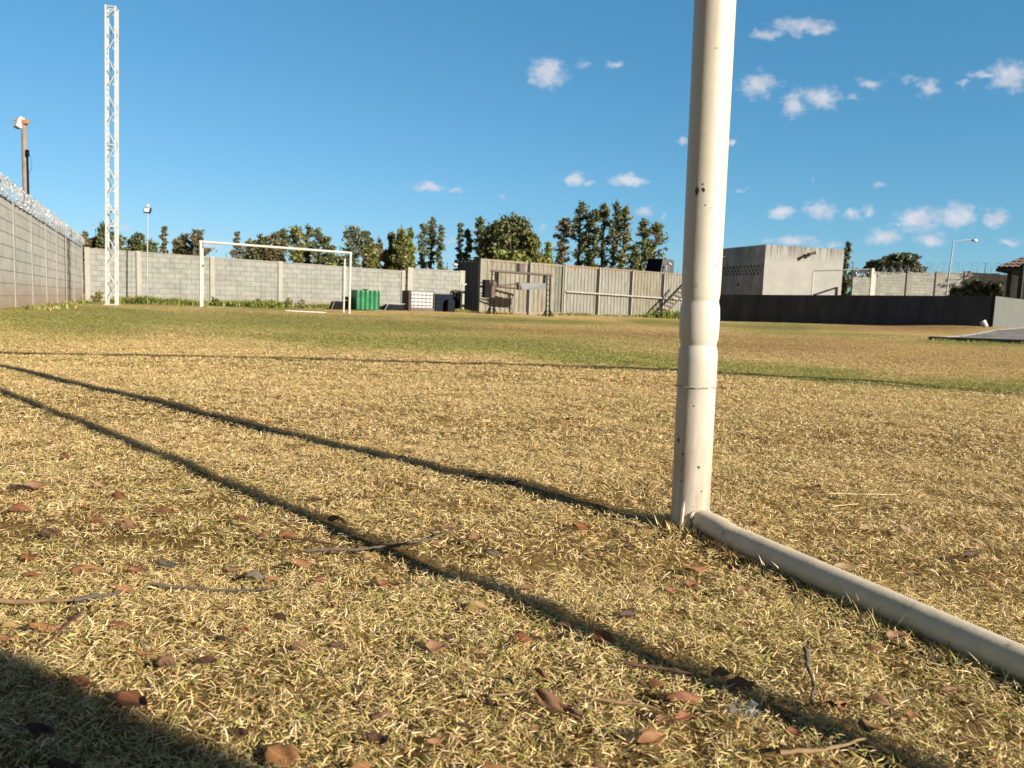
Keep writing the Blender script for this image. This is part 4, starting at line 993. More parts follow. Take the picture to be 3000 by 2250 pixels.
for px, Yd in ((2959, 42.3), (2993, 39.6)):
    q = pt(px, 800, Yd); MB().box((q.x, q.y, 1.4), (.19, .19, 4.1), (dd2, db, Zv)).build('post', M['rooftop'], kk)
for a in (kc+dd2*2.1+db*2.1, kc+dd2*2.1-db*2.1): MB().box((a.x, a.y, 1.4), (.19, .19, 4.0), (dd2, db, Zv)).build('post', M['rooftop'], kk)

# ------------------------------------------------------------------ trees
FOL = {'dark': [(0.057, 0.080, 0.030), (0.085, 0.110, 0.038), (0.133, 0.148, 0.049), (0.180, 0.162, 0.061)],
       'olive': [(0.133, 0.142, 0.038), (0.199, 0.190, 0.053), (0.095, 0.110, 0.034), (0.247, 0.218, 0.065)],
       'blue': [(0.104, 0.137, 0.085), (0.152, 0.180, 0.104), (0.085, 0.104, 0.057), (0.199, 0.199, 0.114)],
       'brown': [(0.162, 0.123, 0.057), (0.114, 0.104, 0.053), (0.209, 0.162, 0.076), (0.085, 0.095, 0.048)],
       'bright': [(0.162, 0.209, 0.042), (0.228, 0.266, 0.057), (0.114, 0.162, 0.038), (0.285, 0.275, 0.076)]}
TRK = plain('tree_bark', (.085, .062, .048), .9, .3, 6)
def leaf_mesh(name, C, N, size, pal, parent, flat=.0, el=1.9):
    n = len(C); C = np.asarray(C)
    a = NR.normal(0, 1, (n, 3)); a[:, 2] *= (1-flat); a /= np.linalg.norm(a, axis=1)[:, None]
    b_ = np.cross(a, NR.normal(0, 1, (n, 3))); b_ /= np.linalg.norm(b_, axis=1)[:, None]
    s_ = size*NR.uniform(.5, 1.4, n)[:, None]
    A = a*s_*el*.5; B_ = b_*s_*.5
    V = np.stack([C-A, C-A*.1+B_, C+A, C-A*.1-B_], 1)
    P = np.array(FOL[pal]); cc = P[NR.integers(0, len(P), n)]*NR.uniform(.85, 1.45, n)[:, None]
    root = parent
    V = V-np.array(root.location)[None, None, :]
    o_ = np_mesh(name, V, [(0, 1, 2, 3)], 4, M['blade'], cc); o_.parent = parent
    return o_
def tree(px, ptop_, pw, Y, kind, pal, label, name='pine_tree', cat='tree', pbase=None, dens=1.0, lean=0.0, group=None):
    b_ = pt(px, 880, Y); z0 = gzf(b_.x, b_.y)*0
    H = pt(px, ptop_, Y).z; w = pw/F*Y*.5
    x0, y0 = b_.x+.045*H*.9, b_.y            # the column at the crown's height
    tp = pt(px, ptop_, Y); x0 = tp.x - lean*H
    T = thing(name, label, cat, (x0, y0, 0), group)
    mb = MB(); tr0 = .045*w+.016*H
    top_ = Vector((x0+lean*H, y0, H*.97)); pts = [Vector((x0, y0, -.2)).lerp(top_, k/6)+Vector((R.uniform(-1, 1), R.uniform(-1, 1), 0))*w*.05*(k > 0) for k in range(7)]
    mb.tube(pts, tr0, 7, False, rad=[tr0*(1-.13*k) for k in range(7)])
    C = []; sz = .30
    def cl(c, r, n, sq=.8):
        q = np.clip(NR.normal(0, .62, (n, 3)), -1.3, 1.3)*r*NR.uniform(.5, 1.35, n)[:, None]; q[:, 2] *= sq; q[:, 2] -= .12*np.hypot(q[:, 0], q[:, 1])
        C.append(q+np.array(c)[None, :])
    def limb(h, c):
        a = Vector((x0+lean*h, y0, h-.15*w)); mb.tube([a, a.lerp(Vector(c), .5)+Vector((0, 0, .05*w)), Vector(c)], .03, 5, False, rad=[tr0*.35, tr0*.25, tr0*.1])
    if kind == 'slender':
        zlo = H*R.uniform(.30, .45); n = int(36*dens); w *= 1.15
        for k in range(n):
            f = (k+R.uniform(-.4, 1.0))/n; z = zlo+(H-zlo)*min(f, .96)
            wr = w*(.42+.58*math.sin(math.pi*min(1, .20+.80*(1-f)))**.8)*(1-.62*max(0, f-.7)/.3)*R.uniform(.45, 1.1)
            a = R.uniform(0, 2*math.pi); dz = wr*R.uniform(-.1, .55); c = (x0+lean*z+wr*math.cos(a), y0+wr*math.sin(a), z+dz)
            limb(z, c); m_ = int(R.uniform(26, 88)*dens); tt_ = NR.uniform(.25, 1.05, m_)
            q = NR.normal(0, .075*w+.03, (m_, 3)); q[:, 2] *= .8; q *= NR.uniform(.4, 1.9, m_)[:, None]
            C.append(q + np.array((x0+lean*z, y0, z))[None, :]*(1-tt_[:, None]) + np.array(c)[None, :]*tt_[:, None])
        for k in range(6): cl((x0+lean*H, y0, H*(1-.022*k)), w*(.07+.045*k), 14, 1.3)
        sz = .13
    elif kind == 'cone':
        zlo = H*.25; n = int(26*dens)
        for k in range(n):
            f = (k+R.random())/n; z = zlo+(H-zlo)*f; wr = w*(1.05-f)**.85
            a = R.uniform(0, 2*math.pi); rr = wr*R.uniform(.2, .9); cl((x0+rr*math.cos(a), y0+rr*math.sin(a), z-.1*rr), max(.14, wr*.34), int(85*dens), .5)
            if k % 2 == 0: limb(z, (x0+rr*math.cos(a), y0+rr*math.sin(a), z-.1*rr))
        sz = .13
    elif kind == 'round':
        n = int(80*dens); zc = H*.60
        for k in range(n):
            q = NR.normal(0, 1, 3); q /= np.linalg.norm(q); q *= R.random()**.35
            c = (x0+q[0]*w*.85, y0+q[1]*w*.85, zc+q[2]*(H-zc)*.86); cl(c, w*R.uniform(.10, .26), int(R.uniform(40, 105)*dens), .75)
            if k % 4 == 0: limb(H*.45, c)
        sz = .14
    elif kind == 'dense':
        n = int(70*dens); zc = H*.5
        for k in range(n):
            q = NR.normal(0, 1, 3); q /= np.linalg.norm(q); q *= R.random()**.3; prof__ = 1.0
            z = zc+q[2]*zc*.92; prof__ = 1.0 if z < H*.72 else .82
            c = (x0+q[0]*w*.8*prof__, y0+q[1]*w*.8*prof__, z); cl(c, w*R.uniform(.12, .30), int(200*dens), 1.0)
            if k % 6 == 0: limb(H*.3, c)
        sz = .17
    elif kind == 'dome':
        n = 130; zc = H*.56
        for k in range(n):
            q = NR.normal(0, 1, 3); q /= np.linalg.norm(q); q *= R.random()**.3
            sl = 1-.38*max(0, q[2])**1.3; c = (x0+(q[0]*.86*sl-.06*max(0, q[2]))*w, y0+q[1]*w*.62*sl, zc+q[2]*(H-zc)*(.98-.28*abs(q[0]))); cl(c, w*R.uniform(.12, .25), 260, .8)
            if k % 8 == 0: limb(H*.35, c)
        sz = .17
    elif kind == 'flat':
        n = int(34*dens)
        for k in range(n):
            a = R.uniform(0, 2*math.pi); rr = w*math.sqrt(R.random())*.92; z = H*(.97-.20*(rr/w)**2) - R.choice((0, 0, .10, .2))*H*.6*R.random()
            c = (x0+rr*math.cos(a), y0+rr*math.sin(a), z); cl(c, w*R.uniform(.10, .22), int(110*dens), .24)
            cl((c[0], c[1], c[2]-.08*H), w*.12, 20, .3)
            if k % 2 == 0: limb(H*.5, c)
        sz = .26
    elif kind == 'bush':
        n = int(30*dens)
        for k in range(n):
            a = R.uniform(0, 2*math.pi); rr = w*math.sqrt(R.random())*.9; z = H*R.uniform(.3, .93)*(1-.3*(rr/w)**2)
            cl((x0+rr*math.cos(a), y0+rr*math.sin(a), z), w*R.uniform(.12, .32), int(150*dens), .85)
        sz = .14
    mb.build('trunk', TRK, T, smooth=True)
    C = np.concatenate(C); C = C[C[:, 2] > .2]
    leaf_mesh('crown', C, None, sz, pal, T, .3 if kind == 'flat' else 0)
    return T
TREES = [
 (245, 668, 34, 66, 'round', 'brown', 'round dull tree just past the end of the bright razor wire'),
 (280, 667, 36, 68, 'round', 'brown', 'round brown-green tree between the razor wire and the lattice tower'),
 (310, 660, 40, 66, 'slender', 'dark', 'tree touching the near edge of the lattice tower, its crown partly hidden by it'),
 (352, 677, 36, 67, 'round', 'dark', 'tree whose crown shows through the lattice tower'),
 (400, 671, 66, 68, 'round', 'dark', 'broad round tree directly behind the slim floodlight post'),
 (444, 690, 40, 64, 'round', 'dark', 'small low tree on the goal side of the slim floodlight post'),
 (481, 664, 46, 66, 'cone', 'brown', 'pointed conical tree midway between the floodlight post and the far goal'),
 (536, 674, 60, 68, 'round', 'brown', 'round forked tree left of the far goal post'),
 (579, 676, 42, 67, 'slender', 'brown', 'narrow tree right behind the far goal post nearest the lattice tower'),
 (663, 738, 50, 64, 'bush', 'brown', 'low brown shrub below the crossbar at the gap in the trees'),
 (694, 682, 48, 66, 'cone', 'brown', 'tree standing alone after the gap under the crossbar'),
 (732, 702, 36, 72, 'slender', 'blue', 'thin sparse tree next to the lone tree after the gap'),
 (766, 676, 46, 66, 'round', 'dark', 'darkest full crowned tree over the middle of the crossbar'),
 (802, 671, 48, 66, 'round', 'brown', 'full brown tree over the middle of the crossbar'),
 (830, 672, 38, 69, 'slender', 'dark', 'slim tree between the full brown tree and the pale topped tree'),
 (868, 664, 46, 66, 'slender', 'olive', 'pale olive topped tree above the crossbar'),
 (905, 663, 30, 68, 'slender', 'dark', 'narrow dark tree, taller of the close pair above the crossbar'),
 (935, 669, 36, 70, 'slender', 'blue', 'narrow bluish tree, thinner of the close pair above the crossbar'),
 (958, 687, 50, 66, 'round', 'dark', 'rounded shorter tree sloping down toward the goal corner'),
 (972, 752, 44, 60, 'bush', 'bright', 'low bright bush under the crossbar close to the goal corner'),
 (1037, 668, 70, 68, 'slender', 'blue', 'wide airy tree rising behind the goal corner'),
 (1070, 673, 44, 70, 'flat', 'blue', 'thin tree with a small umbrella top right of the goal corner'),
 (1086, 712, 52, 58, 'dense', 'olive', 'short dense olive bush tree above the green tank'),
 (1110, 684, 34, 70, 'round', 'brown', 'small rusty crowned tree on a bare stem beside the dense column'),
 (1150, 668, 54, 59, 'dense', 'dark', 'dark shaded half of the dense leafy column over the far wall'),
 (1178, 650, 62, 57.5, 'dense', 'olive', 'tall dense olive leafy column over the far wall'),
 (1203, 664, 36, 58.5, 'dense', 'bright', 'yellow-green flank tree of the dense leafy column'),
 (1241, 655, 36, 70, 'slender', 'blue', 'first slim pine after the dense column'),
 (1266, 638, 40, 71, 'slender', 'blue', 'tallest slim pine between the dense column and the container'),
 (1290, 661, 28, 70, 'slender', 'blue', 'shorter slim pine nearest the dark container end'),
 (1349, 650, 34, 66, 'cone', 'blue', 'pointed thin pine over the dark container end'),
 (1370, 673, 30, 66, 'slender', 'dark', 'short thin pine over the cream container corner'),
 (1407, 638, 42, 65, 'slender', 'dark', 'dark pine leaning against the big round tree'),
 (1500, 610, 186, 62, 'dome', 'dark', 'huge round dark green tree above the container'),
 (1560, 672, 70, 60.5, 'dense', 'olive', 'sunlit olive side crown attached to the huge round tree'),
 (1498, 704, 110, 50, 'bush', 'bright', 'bright leafy bush in front of the huge round tree'),
 (1570, 722, 110, 50.5, 'bush', 'olive', 'dry olive scrub above the container roof'),
 (1607, 714, 46, 50, 'cone', 'bright', 'small pointed yellow-green tree at the end of the scrub'),
 (1636, 752, 60, 62, 'bush', 'blue', 'pale thin shrub below the lone pine'),
 (1653, 643, 46, 66, 'slender', 'brown', 'lone pine with a double stem beside the tall pine group'),
 (1702, 596, 60, 66, 'slender', 'dark', 'first and broadest pine of the tall group behind the fence'),
 (1728, 625, 36, 68, 'slender', 'blue', 'thin pine tucked against the broadest pine of the tall group'),
 (1745, 614, 34, 65, 'slender', 'dark', 'bare stemmed pine with a small dark top in the tall group'),
 (1772, 597, 46, 67, 'slender', 'olive', 'olive topped pine in the middle of the tall group'),
 (1805, 594, 36, 66, 'slender', 'dark', 'narrow spire pine, highest of the tall group'),
 (1832, 607, 48, 66, 'slender', 'olive', 'sunlit full pine, last of the tall group'),
 (1857, 720, 36, 64, 'slender', 'dark', 'short dark pine in the gap before the slanted housing'),
 (1886, 641, 50, 66, 'slender', 'dark', 'upright pine behind the slanted housing'),
 (1926, 657, 56, 67, 'slender', 'olive', 'leaning pine with long side branches next to the near goal post'),
 (1800, 772, 60, 56, 'bush', 'brown', 'brown scrub below the tall pine group'),
 (1842, 768, 52, 57, 'bush', 'dark', 'dark scrub left of the slanted housing'),
 (1985, 782, 60, 58, 'bush', 'brown', 'greyish scrub between the slanted housing and the near post'),
 (215, 700, 60, 74, 'bush', 'brown', 'low scrub rising behind the end of the dusty slab wall'),
 (325, 706, 90, 75, 'bush', 'dark', 'low scrub at the back between the lattice tower and the floodlight post'),
 (512, 706, 80, 75, 'bush', 'brown', 'low scrub filling the dip right of the pointed conical tree'),
 (745, 716, 130, 75, 'bush', 'brown', 'long low scrub in the back under the middle of the crossbar'),
 (880, 722, 130, 75, 'bush', 'blue', 'bluish scrub in the back under the far half of the crossbar'),
 (1010, 728, 90, 74, 'bush', 'dark', 'scrub at the back just left of the goal corner'),
 (1110, 744, 80, 73, 'bush', 'brown', 'scrub at the back above the green tank'),
 (1310, 764, 80, 72, 'bush', 'blue', 'faint low scrub in the gap left of the dark container end'),
 (2484, 709, 26, 70, 'slender', 'dark', 'thin spiky tree at the corner of the rendered building'),
 (2502, 762, 70, 64, 'bush', 'dark', 'bushy tree behind the coil beside the rendered building'),
 (2572, 758, 76, 70, 'flat', 'blue', 'pale low spreading tree left of the flat topped tree'),
 (2645, 738, 140, 68, 'flat', 'blue', 'wide flat topped tree behind the pale block wall'),
]
for px, ty_, pw, Y, kind, pal, lab in TREES:
    nm = {'slender': 'pine_tree', 'cone': 'conifer_tree', 'round': 'broadleaf_tree', 'dense': 'dense_tree', 'dome': 'dense_tree', 'flat': 'umbrella_tree', 'bush': 'shrub'}[kind]
    cat = 'shrub' if kind == 'bush' else 'tree'
    dens = 1.0
    if 220 < px < 970 and kind != 'bush': pw *= 1.3
    if 1640 < px < 1950 and kind == 'slender': pw *= 1.15
    tree(px, ty_, pw, Y, kind, pal, lab, nm, cat, dens=dens, lean=(.05 if px == 1926 else 0.0))
tree(2868, 806, 130, 45.5, 'bush', 'dark', 'dark shaded bush against the pale wall left of the kiosk', 'shrub', 'shrub', dens=1.6, group=None)
tree(3395, 560, 300, 46.5, 'dense', 'dark', 'big dark tree beyond the kiosk at the side of the yard', 'dense_tree', 'tree', dens=1.6)
# weed plants at the far wall
for k, (px, py, Y, h, lab) in enumerate([(283, 880, 27.8, .55, 'leafy weed at the foot of the lattice tower'), (632, 885, 29.0, .4, 'pale weed at the wall pier behind the far goal'),
                                       (755, 893, 30.4, .42, 'dark leafy weed at the far wall below the crossbar middle'), (846, 892, 30.8, .5, 'taller pale weed at the third pier of the far wall'), (885, 897, 31, .34, 'small weed right of the taller pale weed'),
                                       (1985, 930, 44.2, .5, 'clump of strappy green leaves under the ladder'), (1948, 930, 43.7, .5, 'strappy green plant at the ladder foot')]):
    p = pt(px, py, Y); p.z = gzf(p.x, p.y)
    w_ = thing('weed', lab, 'weed', p, 'weeds along the foot of the walls'); h *= .72
    C = []
    mb = MB()
    for j in range(7):
        a = R.uniform(0, 6.28); e_ = Vector((math.cos(a)*h*R.uniform(.1, .5), math.sin(a)*h*.3, h*R.uniform(.55, 1))); mb.tube([p, p+e_*.5+Vector((0, 0, h*.08)), p+e_], .008, 4, False)
        for q_ in range(16): C.append(np.array(p+e_*R.uniform(.3, 1.05))+NR.normal(0, .05, 3))
    mb.build('stem', TRK, w_); leaf_mesh('foliage', C, None, .08, 'olive', w_)

# ------------------------------------------------------------------ fallen leaves and twigs
def leaf_mat(nm, c, c2):
    m, t, b = newmat(nm); uv = attr(t, 'bp'); n = noise(t, 7, uv, 5, .7)
    sx = t.nodes.new('ShaderNodeSeparateXYZ'); t.links.new(uv, sx.inputs[0])
    cc = mixc(t, ramp(t, n, .3, .7), c, c2)
    rib = ramp(t, math_(t, 'ABSOLUTE', sx.outputs[1]), .03, .06)
    cc = mixc(t, math_(t, 'MULTIPLY', math_(t, 'SUBTRACT', 1.0, rib), .5), cc, (c2[0]*1.25, c2[1]*1.25, c2[2]*1.2))
    t.links.new(cc, b.inputs['Base Color']); b.inputs['Roughness'].default_value = .6; b.inputs['Specular IOR Level'].default_value = .3
    bump(t, b, n, .3, .004)
    return m
LM = {'o': leaf_mat('leaf_orange', (0.223, 0.099, 0.034), (0.285, 0.146, 0.059)), 'r': leaf_mat('leaf_red_brown', (.17, .062, .026), (.25, .105, .045)), 't': leaf_mat('leaf_tan', (0.236, 0.149, 0.071), (0.310, 0.211, 0.112)),
      'd': leaf_mat('leaf_dark_brown', (.045, .023, .013), (.085, .042, .022)), 'g': leaf_mat('leaf_grey', (.085, .068, .05), (.14, .115, .085)), 'p': leaf_mat('leaf_dusty_brown', (.20, .10, .052), (.27, .15, .08)),
      'y': leaf_mat('leaf_yellow_tan', (0.273, 0.167, 0.056), (0.322, 0.217, 0.087))}
CN = {'o': 'orange', 'r': 'red-brown', 't': 'tan', 'd': 'dark brown', 'g': 'grey', 'p': 'dusty brown', 'y': 'yellow-tan'}
def make_leaf(px, py, wpx, c, label, asp=.42, ang=None, up_=None, curl=None):
    P = onz(px, py, .019); D = (P-CAM).length; Lm = wpx/F*D*.96
    Lm = max(.014, min(.11, Lm))
    nu, nv = 11, 7; V = []; UV = []
    W = asp*R.uniform(.85, 1.15); cu = curl if curl is not None else R.uniform(-.35, .45); fo = R.uniform(.05, 1.0); skew = R.uniform(-.12, .12); ph = R.uniform(0, 6); tw = R.uniform(-1.1, 1.1)
    for i in range(nu):
        t_ = i/(nu-1); wd = W*(math.sin(math.pi*min(1, t_**.8*.97+.03))**.8)*.5
        for j in range(nv):
            s_ = (j/(nv-1)-.5)*2; y = s_*wd*(1+(.18*math.sin(9*t_+ph)+.10*math.sin(23*t_+ph*2))*(abs(s_) > .9)); x = t_-.5
            z = cu*(x*x*2-.1) + fo*abs(s_)**1.5*wd*.8 + .05*math.sin(7*t_+3*s_+ph)
            y += skew*math.sin(math.pi*t_); yy_ = y*math.cos(tw*x) - z*math.sin(tw*x); z = y*math.sin(tw*x)+z*math.cos(tw*x)
            V.append((x*Lm, yy_*Lm, z*Lm)); UV.append((t_*1.0, s_*.5))
    fs = [(i*nv+j, i*nv+j+1, (i+1)*nv+j+1, (i+1)*nv+j) for i in range(nu-1) for j in range(nv-1)]
    me = bpy.data.meshes.new('fallen_leaf'); me.from_pydata(V, [], fs); me.update()
    a = me.attributes.new('bp', 'FLOAT_VECTOR', 'POINT'); buf = np.zeros((len(V), 3), np.float32); buf[:, :2] = UV; a.data.foreach_set('vector', buf.ravel())
    me.polygons.foreach_set('use_smooth', [True]*len(fs)); me.materials.append(LM[c])
    o_ = bpy.data.objects.new('fallen_leaf', me); col.objects.link(o_)
    sm = o_.modifiers.new('thickness', 'SOLIDIFY'); sm.thickness = .0006
    an = (R.uniform(-.5, .5) if ang is None else ang); tl = (R.uniform(.1, .6) if up_ is None else up_)
    o_.rotation_euler = (tl, R.uniform(-.15, .15), an)
    o_.location = (P.x, P.y, gzf(P.x, P.y)+.012+.25*math.sin(tl)*Lm*W)
    tag(o_, label, 'leaf', 'dry leaves fallen on the turf'); return o_
# px, py, length px, colour, label or None, extra
LV = [(349, 1452, 50, 'r', 'curled red-brown leaf just below the pale upright leaf'), (481, 1495, 78, 'o', 'long orange-brown leaf right of two pinkish leaves'), (384, 1529, 58, 'p', None), (146, 1549, 44, 'd', 'small dark leaf standing on edge at the left'),
 (252, 1656, 72, 'o', 'flat orange oval leaf above the bark strip'), (89, 1618, 58, 'r', None), (89, 1667, 46, 'r', None), (404, 1661, 54, 'r', 'red-brown leaf beside the crumpled grey leaf'), (492, 1644, 66, 'g', 'crumpled dark grey leaf above the long thin twig'),
 (882, 1646, 66, 'o', 'clean orange oval leaf under the forked twigs'), (799, 1692, 46, 'o', 'cupped orange leaf at the tip of the long thin twig'), (745, 1680, 56, 'g', 'grey folded leaf next to the cupped orange leaf'), (842, 1569, 50, 'r', 'red-brown leaf at the start of the forked twigs'),
 (770, 1575, 50, 'p', None), (137, 1824, 84, 'o', 'long orange leaf near the edge of the big shadow'), (9, 1850, 60, 'o', 'orange leaf cut by the left edge'), (24, 1815, 48, 'y', None), (346, 1818, 54, 'r', 'folded leaf with two red-brown lobes above the shadow'),
 (653, 1855, 50, 'd', 'dark curled leaf in the bright grass above the shadow'), (432, 1901, 52, 'o', 'orange leaf on a long straw above the shadow edge'), (487, 1936, 76, 'p', None), (613, 1921, 56, 'd', 'dark brown crumpled leaf with raised edges'), (876, 1890, 52, 'p', 'pinkish brown leaf in the middle of the bright turf'),
 (366, 1724, 54, 'o', 'orange leaf stuck to the end of the bark strip'), (389, 2045, 112, 'r', 'large red-brown leaf lying across the shadow edge'), (830, 2188, 104, 'o', 'big rounded orange leaf at the tip of the shadow'), (195, 1326, 44, 'r', None), (57, 1489, 54, 'r', None),
 (51, 1423, 44, 'd', None), (106, 1423, 60, 'p', None), (303, 1420, 54, 't', 'pale tan leaf pointing up'), (246, 1981, 64, 'r', 'dim red leaf inside the shadow'), (355, 2102, 50, 'o', 'dim orange leaf deep in the shadow'), (988, 1867, 42, 'd', None), (716, 1833, 36, 'r', None), (819, 1790, 50, 'd', None),
 (985, 1515, 56, 'r', 'red-brown leaf on the edge of the long post shadow'), (928, 1457, 34, 'd', None), (553, 1437, 36, 'd', None), (682, 1658, 44, 'p', None), (939, 1695, 34, 'r', None), (710, 1518, 44, 'r', None), (281, 1512, 40, 'r', None),
 (1087, 1633, 46, 'y', 'upright triangular yellow-tan leaf below the twig crossing'), (1130, 1702, 52, 'r', 'glossy red-brown leaf with a dark curled neighbour'), (1161, 1700, 40, 'd', None), (1440, 1611, 46, 'g', 'grey cone-like folded leaf before the near post'), (1402, 1579, 50, 'r', None), (1704, 1537, 56, 'r', 'bright red-brown leaf left of the near post foot'),
 (1637, 1473, 40, 't', 'tan leaf sitting in the post shadow'), (1550, 1715, 58, 'p', 'dusty brown leaf touching the second shadow line'), (1399, 1778, 70, 'y', 'twisted tan leaf with a hole in it'), (1530, 1866, 76, 'r', 'broad red-brown leaf with a fine midrib'), (1571, 1851, 40, 'd', None), (1653, 1820, 46, 'p', None), (1279, 1876, 66, 'p', 'flat dusty pink-brown leaf left of the broad red-brown leaf'), (1317, 1850, 40, 'd', None),
 (869, 1895, 30, 'p', None), (1581, 1961, 62, 'o', 'cupped orange-red leaf above the longest leaf'), (1491, 1990, 52, 'g', 'pair-like grey-brown leaf above the longest leaf'), (1443, 2040, 60, 'd', 'narrow dark leaf standing at the stalk of the longest leaf'), (1637, 2061, 170, 'p', 'longest leaf, wide and dusty brown, near the bottom'), (1120, 2081, 62, 'p', 'dusty brown leaf tilted up in the lower middle'), (1110, 2148, 70, 'd', 'dark curled leaf in the lower middle'),
 (1274, 2158, 54, 'o', None), (1059, 2225, 64, 'o', 'orange leaf standing on edge at the bottom'), (1458, 2226, 100, 'o', 'long tan-orange leaf along the bottom edge'), (1366, 2112, 40, 'd', None), (1907, 1552, 48, 'y', 'yellow-tan leaf at the end of the post shadow'), (2043, 1653, 74, 'o', 'wide orange-tan leaf below the near post'), (1986, 1672, 42, 'y', None), (2030, 1697, 44, 'r', None), (1967, 1710, 44, 'r', None),
 (1844, 1792, 66, 'd', 'blackish crumpled leaf between the rail and the second shadow'), (1878, 1790, 36, 'y', None), (1765, 1859, 68, 'r', 'brown wavy leaf lying on the second shadow line'), (1654, 1850, 40, 'd', None), (1923, 1989, 50, 'r', 'short red leaf right of the straw stick'), (2005, 2033, 110, 'r', 'long red-brown leaf just below the second shadow line'), (2005, 2093, 64, 'r', 'small curved dark red leaf like a claw'), (1910, 2169, 96, 'o', 'orange leaf with a rolled edge at the bottom'),
 (2170, 1995, 86, 'r', 'brown leaf inside the second shadow line'), (2116, 1966, 60, 'o', 'orange leaf overlapping the second shadow line'), (2429, 2049, 54, 'o', 'orange leaf by the foot of the grey stick'), (2467, 2055, 44, 'o', None), (2575, 2052, 68, 'p', 'pale brown leaf right of the grey stick'), (2625, 1862, 54, 'p', 'brown leaf under the shaded side of the rail'), (2556, 1887, 36, 'r', None), (2176, 1720, 38, 'p', None),
 (2480, 1660, 80, 't', 'tan leaf just behind the rail'), (2483, 1684, 50, 'g', 'dark grey leaf standing upright behind the rail'), (2844, 1622, 54, 'd', 'dark brown leaf far right behind the rail'), (2663, 1542, 56, 't', 'tan leaf, wider of the pair behind the rail'), (2537, 1542, 44, 't', 'tan leaf, smaller of the pair behind the rail'), (2391, 1422, 32, 'd', None), (2227, 1520, 32, 'r', None), (2708, 1628, 36, 'r', None), (1847, 1596, 44, 'd', None), (2670, 2090, 40, 'r', None), (2550, 2115, 60, 'o', None), (1752, 2229, 40, 'p', None),
 (1662, 1224, 22, 'd', 'tiny black leaf far out in the pale turf'), (1762, 1258, 26, 'g', 'tiny grey upright leaf far out in the pale turf'), (1500, 1410, 42, 'd', 'dark clod of leaf on the upper rim of the post shadow'), (1062, 1590, 30, 'r', None), (1310, 1545, 44, 'p', None), (1940, 2100, 40, 'p', None), (700, 2120, 50, 'd', None), (120, 2110, 70, 'd', None), (190, 2215, 90, 'd', 'dark leaf in the deepest corner of the shadow'), (2330, 2130, 44, 'r', None), (2780, 2010, 44, 'p', None), (2900, 1700, 30, 'r', None), (2600, 1480, 28, 'd', None), (1180, 1330, 26, 'r', None), (640, 1265, 22, 'r', None), (1280, 1300, 20, 'r', None)]
def zone_name(px, py):
    if px < 840 and py > 1880 + px*.443: return 'in the big shadow'
    rl = 1552+(px-2020)*.41
    if px > 2020: return 'behind the white ground rail' if py < rl else 'in front of the white ground rail'
    s1_ = 1071+px*.243; s2_ = 1150+px*.40
    if py < s1_: return 'beyond the long post shadow'
    if py < s2_: return 'between the two shadow lines'
    return 'in the turf before the second shadow line' if px > 900 else 'in the turf left of the twigs'
seen_ = {}
for e_ in LV:
    px, py, w_, c_, lab = e_
    if lab is None: lab = 'small dry %s leaf %s' % (CN[c_], zone_name(px, py))
    seen_[lab] = seen_.get(lab, 0)+1
    up_ = .9 if ('upright' in lab or 'standing' in lab or 'pointing up' in lab or 'cone' in lab) else None
    asp = .34 if 'long' in lab else (.62 if ('round' in lab or 'cupped' in lab or 'broad' in lab) else R.uniform(.36, .55))
    if 'longest' in lab: make_leaf(px, py, w_, c_, lab, .30, -.75, .45, .1)
    else: make_leaf(px, py, w_, c_, lab, asp, None, up_)

TW = {'brown': plain('twig_brown', (.11, .055, .033), .8, .3, 60), 'grey': plain('twig_grey', (.10, .08, .06), .85, .3, 60), 'tan': plain('twig_tan', (.25, .155, .075), .8, .25, 60), 'straw': plain('twig_straw', (.58, .46, .25), .7, .15, 60)}
def twig(pxs, r, m_, label, name='twig', cat='twig', flat=1.0):
    P = [onz(a, b_, .022) for a, b_ in pxs]; pts = []
    for a, b_ in zip(P[:-1], P[1:]):
        n = max(3, int((b_-a).length/.008))
        for k in range(n): pts.append(a.lerp(b_, k/n))
    pts.append(P[-1])
    kx = [0, 0]; kk_ = []
    for p in pts:
        kx[0] = kx[0]*.9+R.uniform(-1, 1)*r*.55; kx[1] = kx[1]*.9+R.uniform(-1, 1)*r*.55; kk_.append(Vector((p.x+kx[0], p.y+kx[1], p.z)))
    pts = [Vector((p.x+R.uniform(-1, 1)*r*.35, p.y+R.uniform(-1, 1)*r*.35, gzf(p.x, p.y)+.017+R.uniform(-1, 1)*r*.2)) for p in kk_]
    rad = [r*.88*(1-.55*k/len(pts))*R.uniform(.82, 1.15) for k in range(len(pts))]
    mb = MB(); mb.tube(pts, r, 8, True, rad=rad); o_ = mb.build(name, TW[m_], None, smooth=True, loc=pts[0]); tag(o_, label, cat, 'twigs on the turf'); return o_
twig([(-20, 1733), (90, 1742), (190, 1750)], .0050, 'tan', 'thick tan bark strip entering at the left', 'bark_strip', 'bark')
twig([(212, 1745), (290, 1735), (350, 1728)], .0042, 'grey', 'short grey stick ending at an orange leaf')
twig([(441, 1707), (560, 1706), (700, 1711), (830, 1712)], .0026, 'grey', 'long thin grey twig running level left of the post shadows')
twig([(240, 1775), (205, 1812), (160, 1850), (103, 1884)], .0022, 'brown', 'thin curved stem hooking down toward the shadow')
twig([(838, 1570), (920, 1581), (1010, 1597)], .0032, 'brown', 'shorter brown arm of the forked twigs')
twig([(900, 1608), (1020, 1604), (1161, 1594), (1240, 1578), (1335, 1545)], .0036, 'grey', 'long dark twig crossing the second shadow line')
twig([(2362, 1892), (2378, 1950), (2396, 2000), (2396, 2052)], .0032, 'grey', 'upright grey stick between the rail and second shadow')
twig([(2290, 2200), (2400, 2198), (2500, 2182), (2562, 2164)], .0030, 'tan', 'curved tan stick at the bottom right')
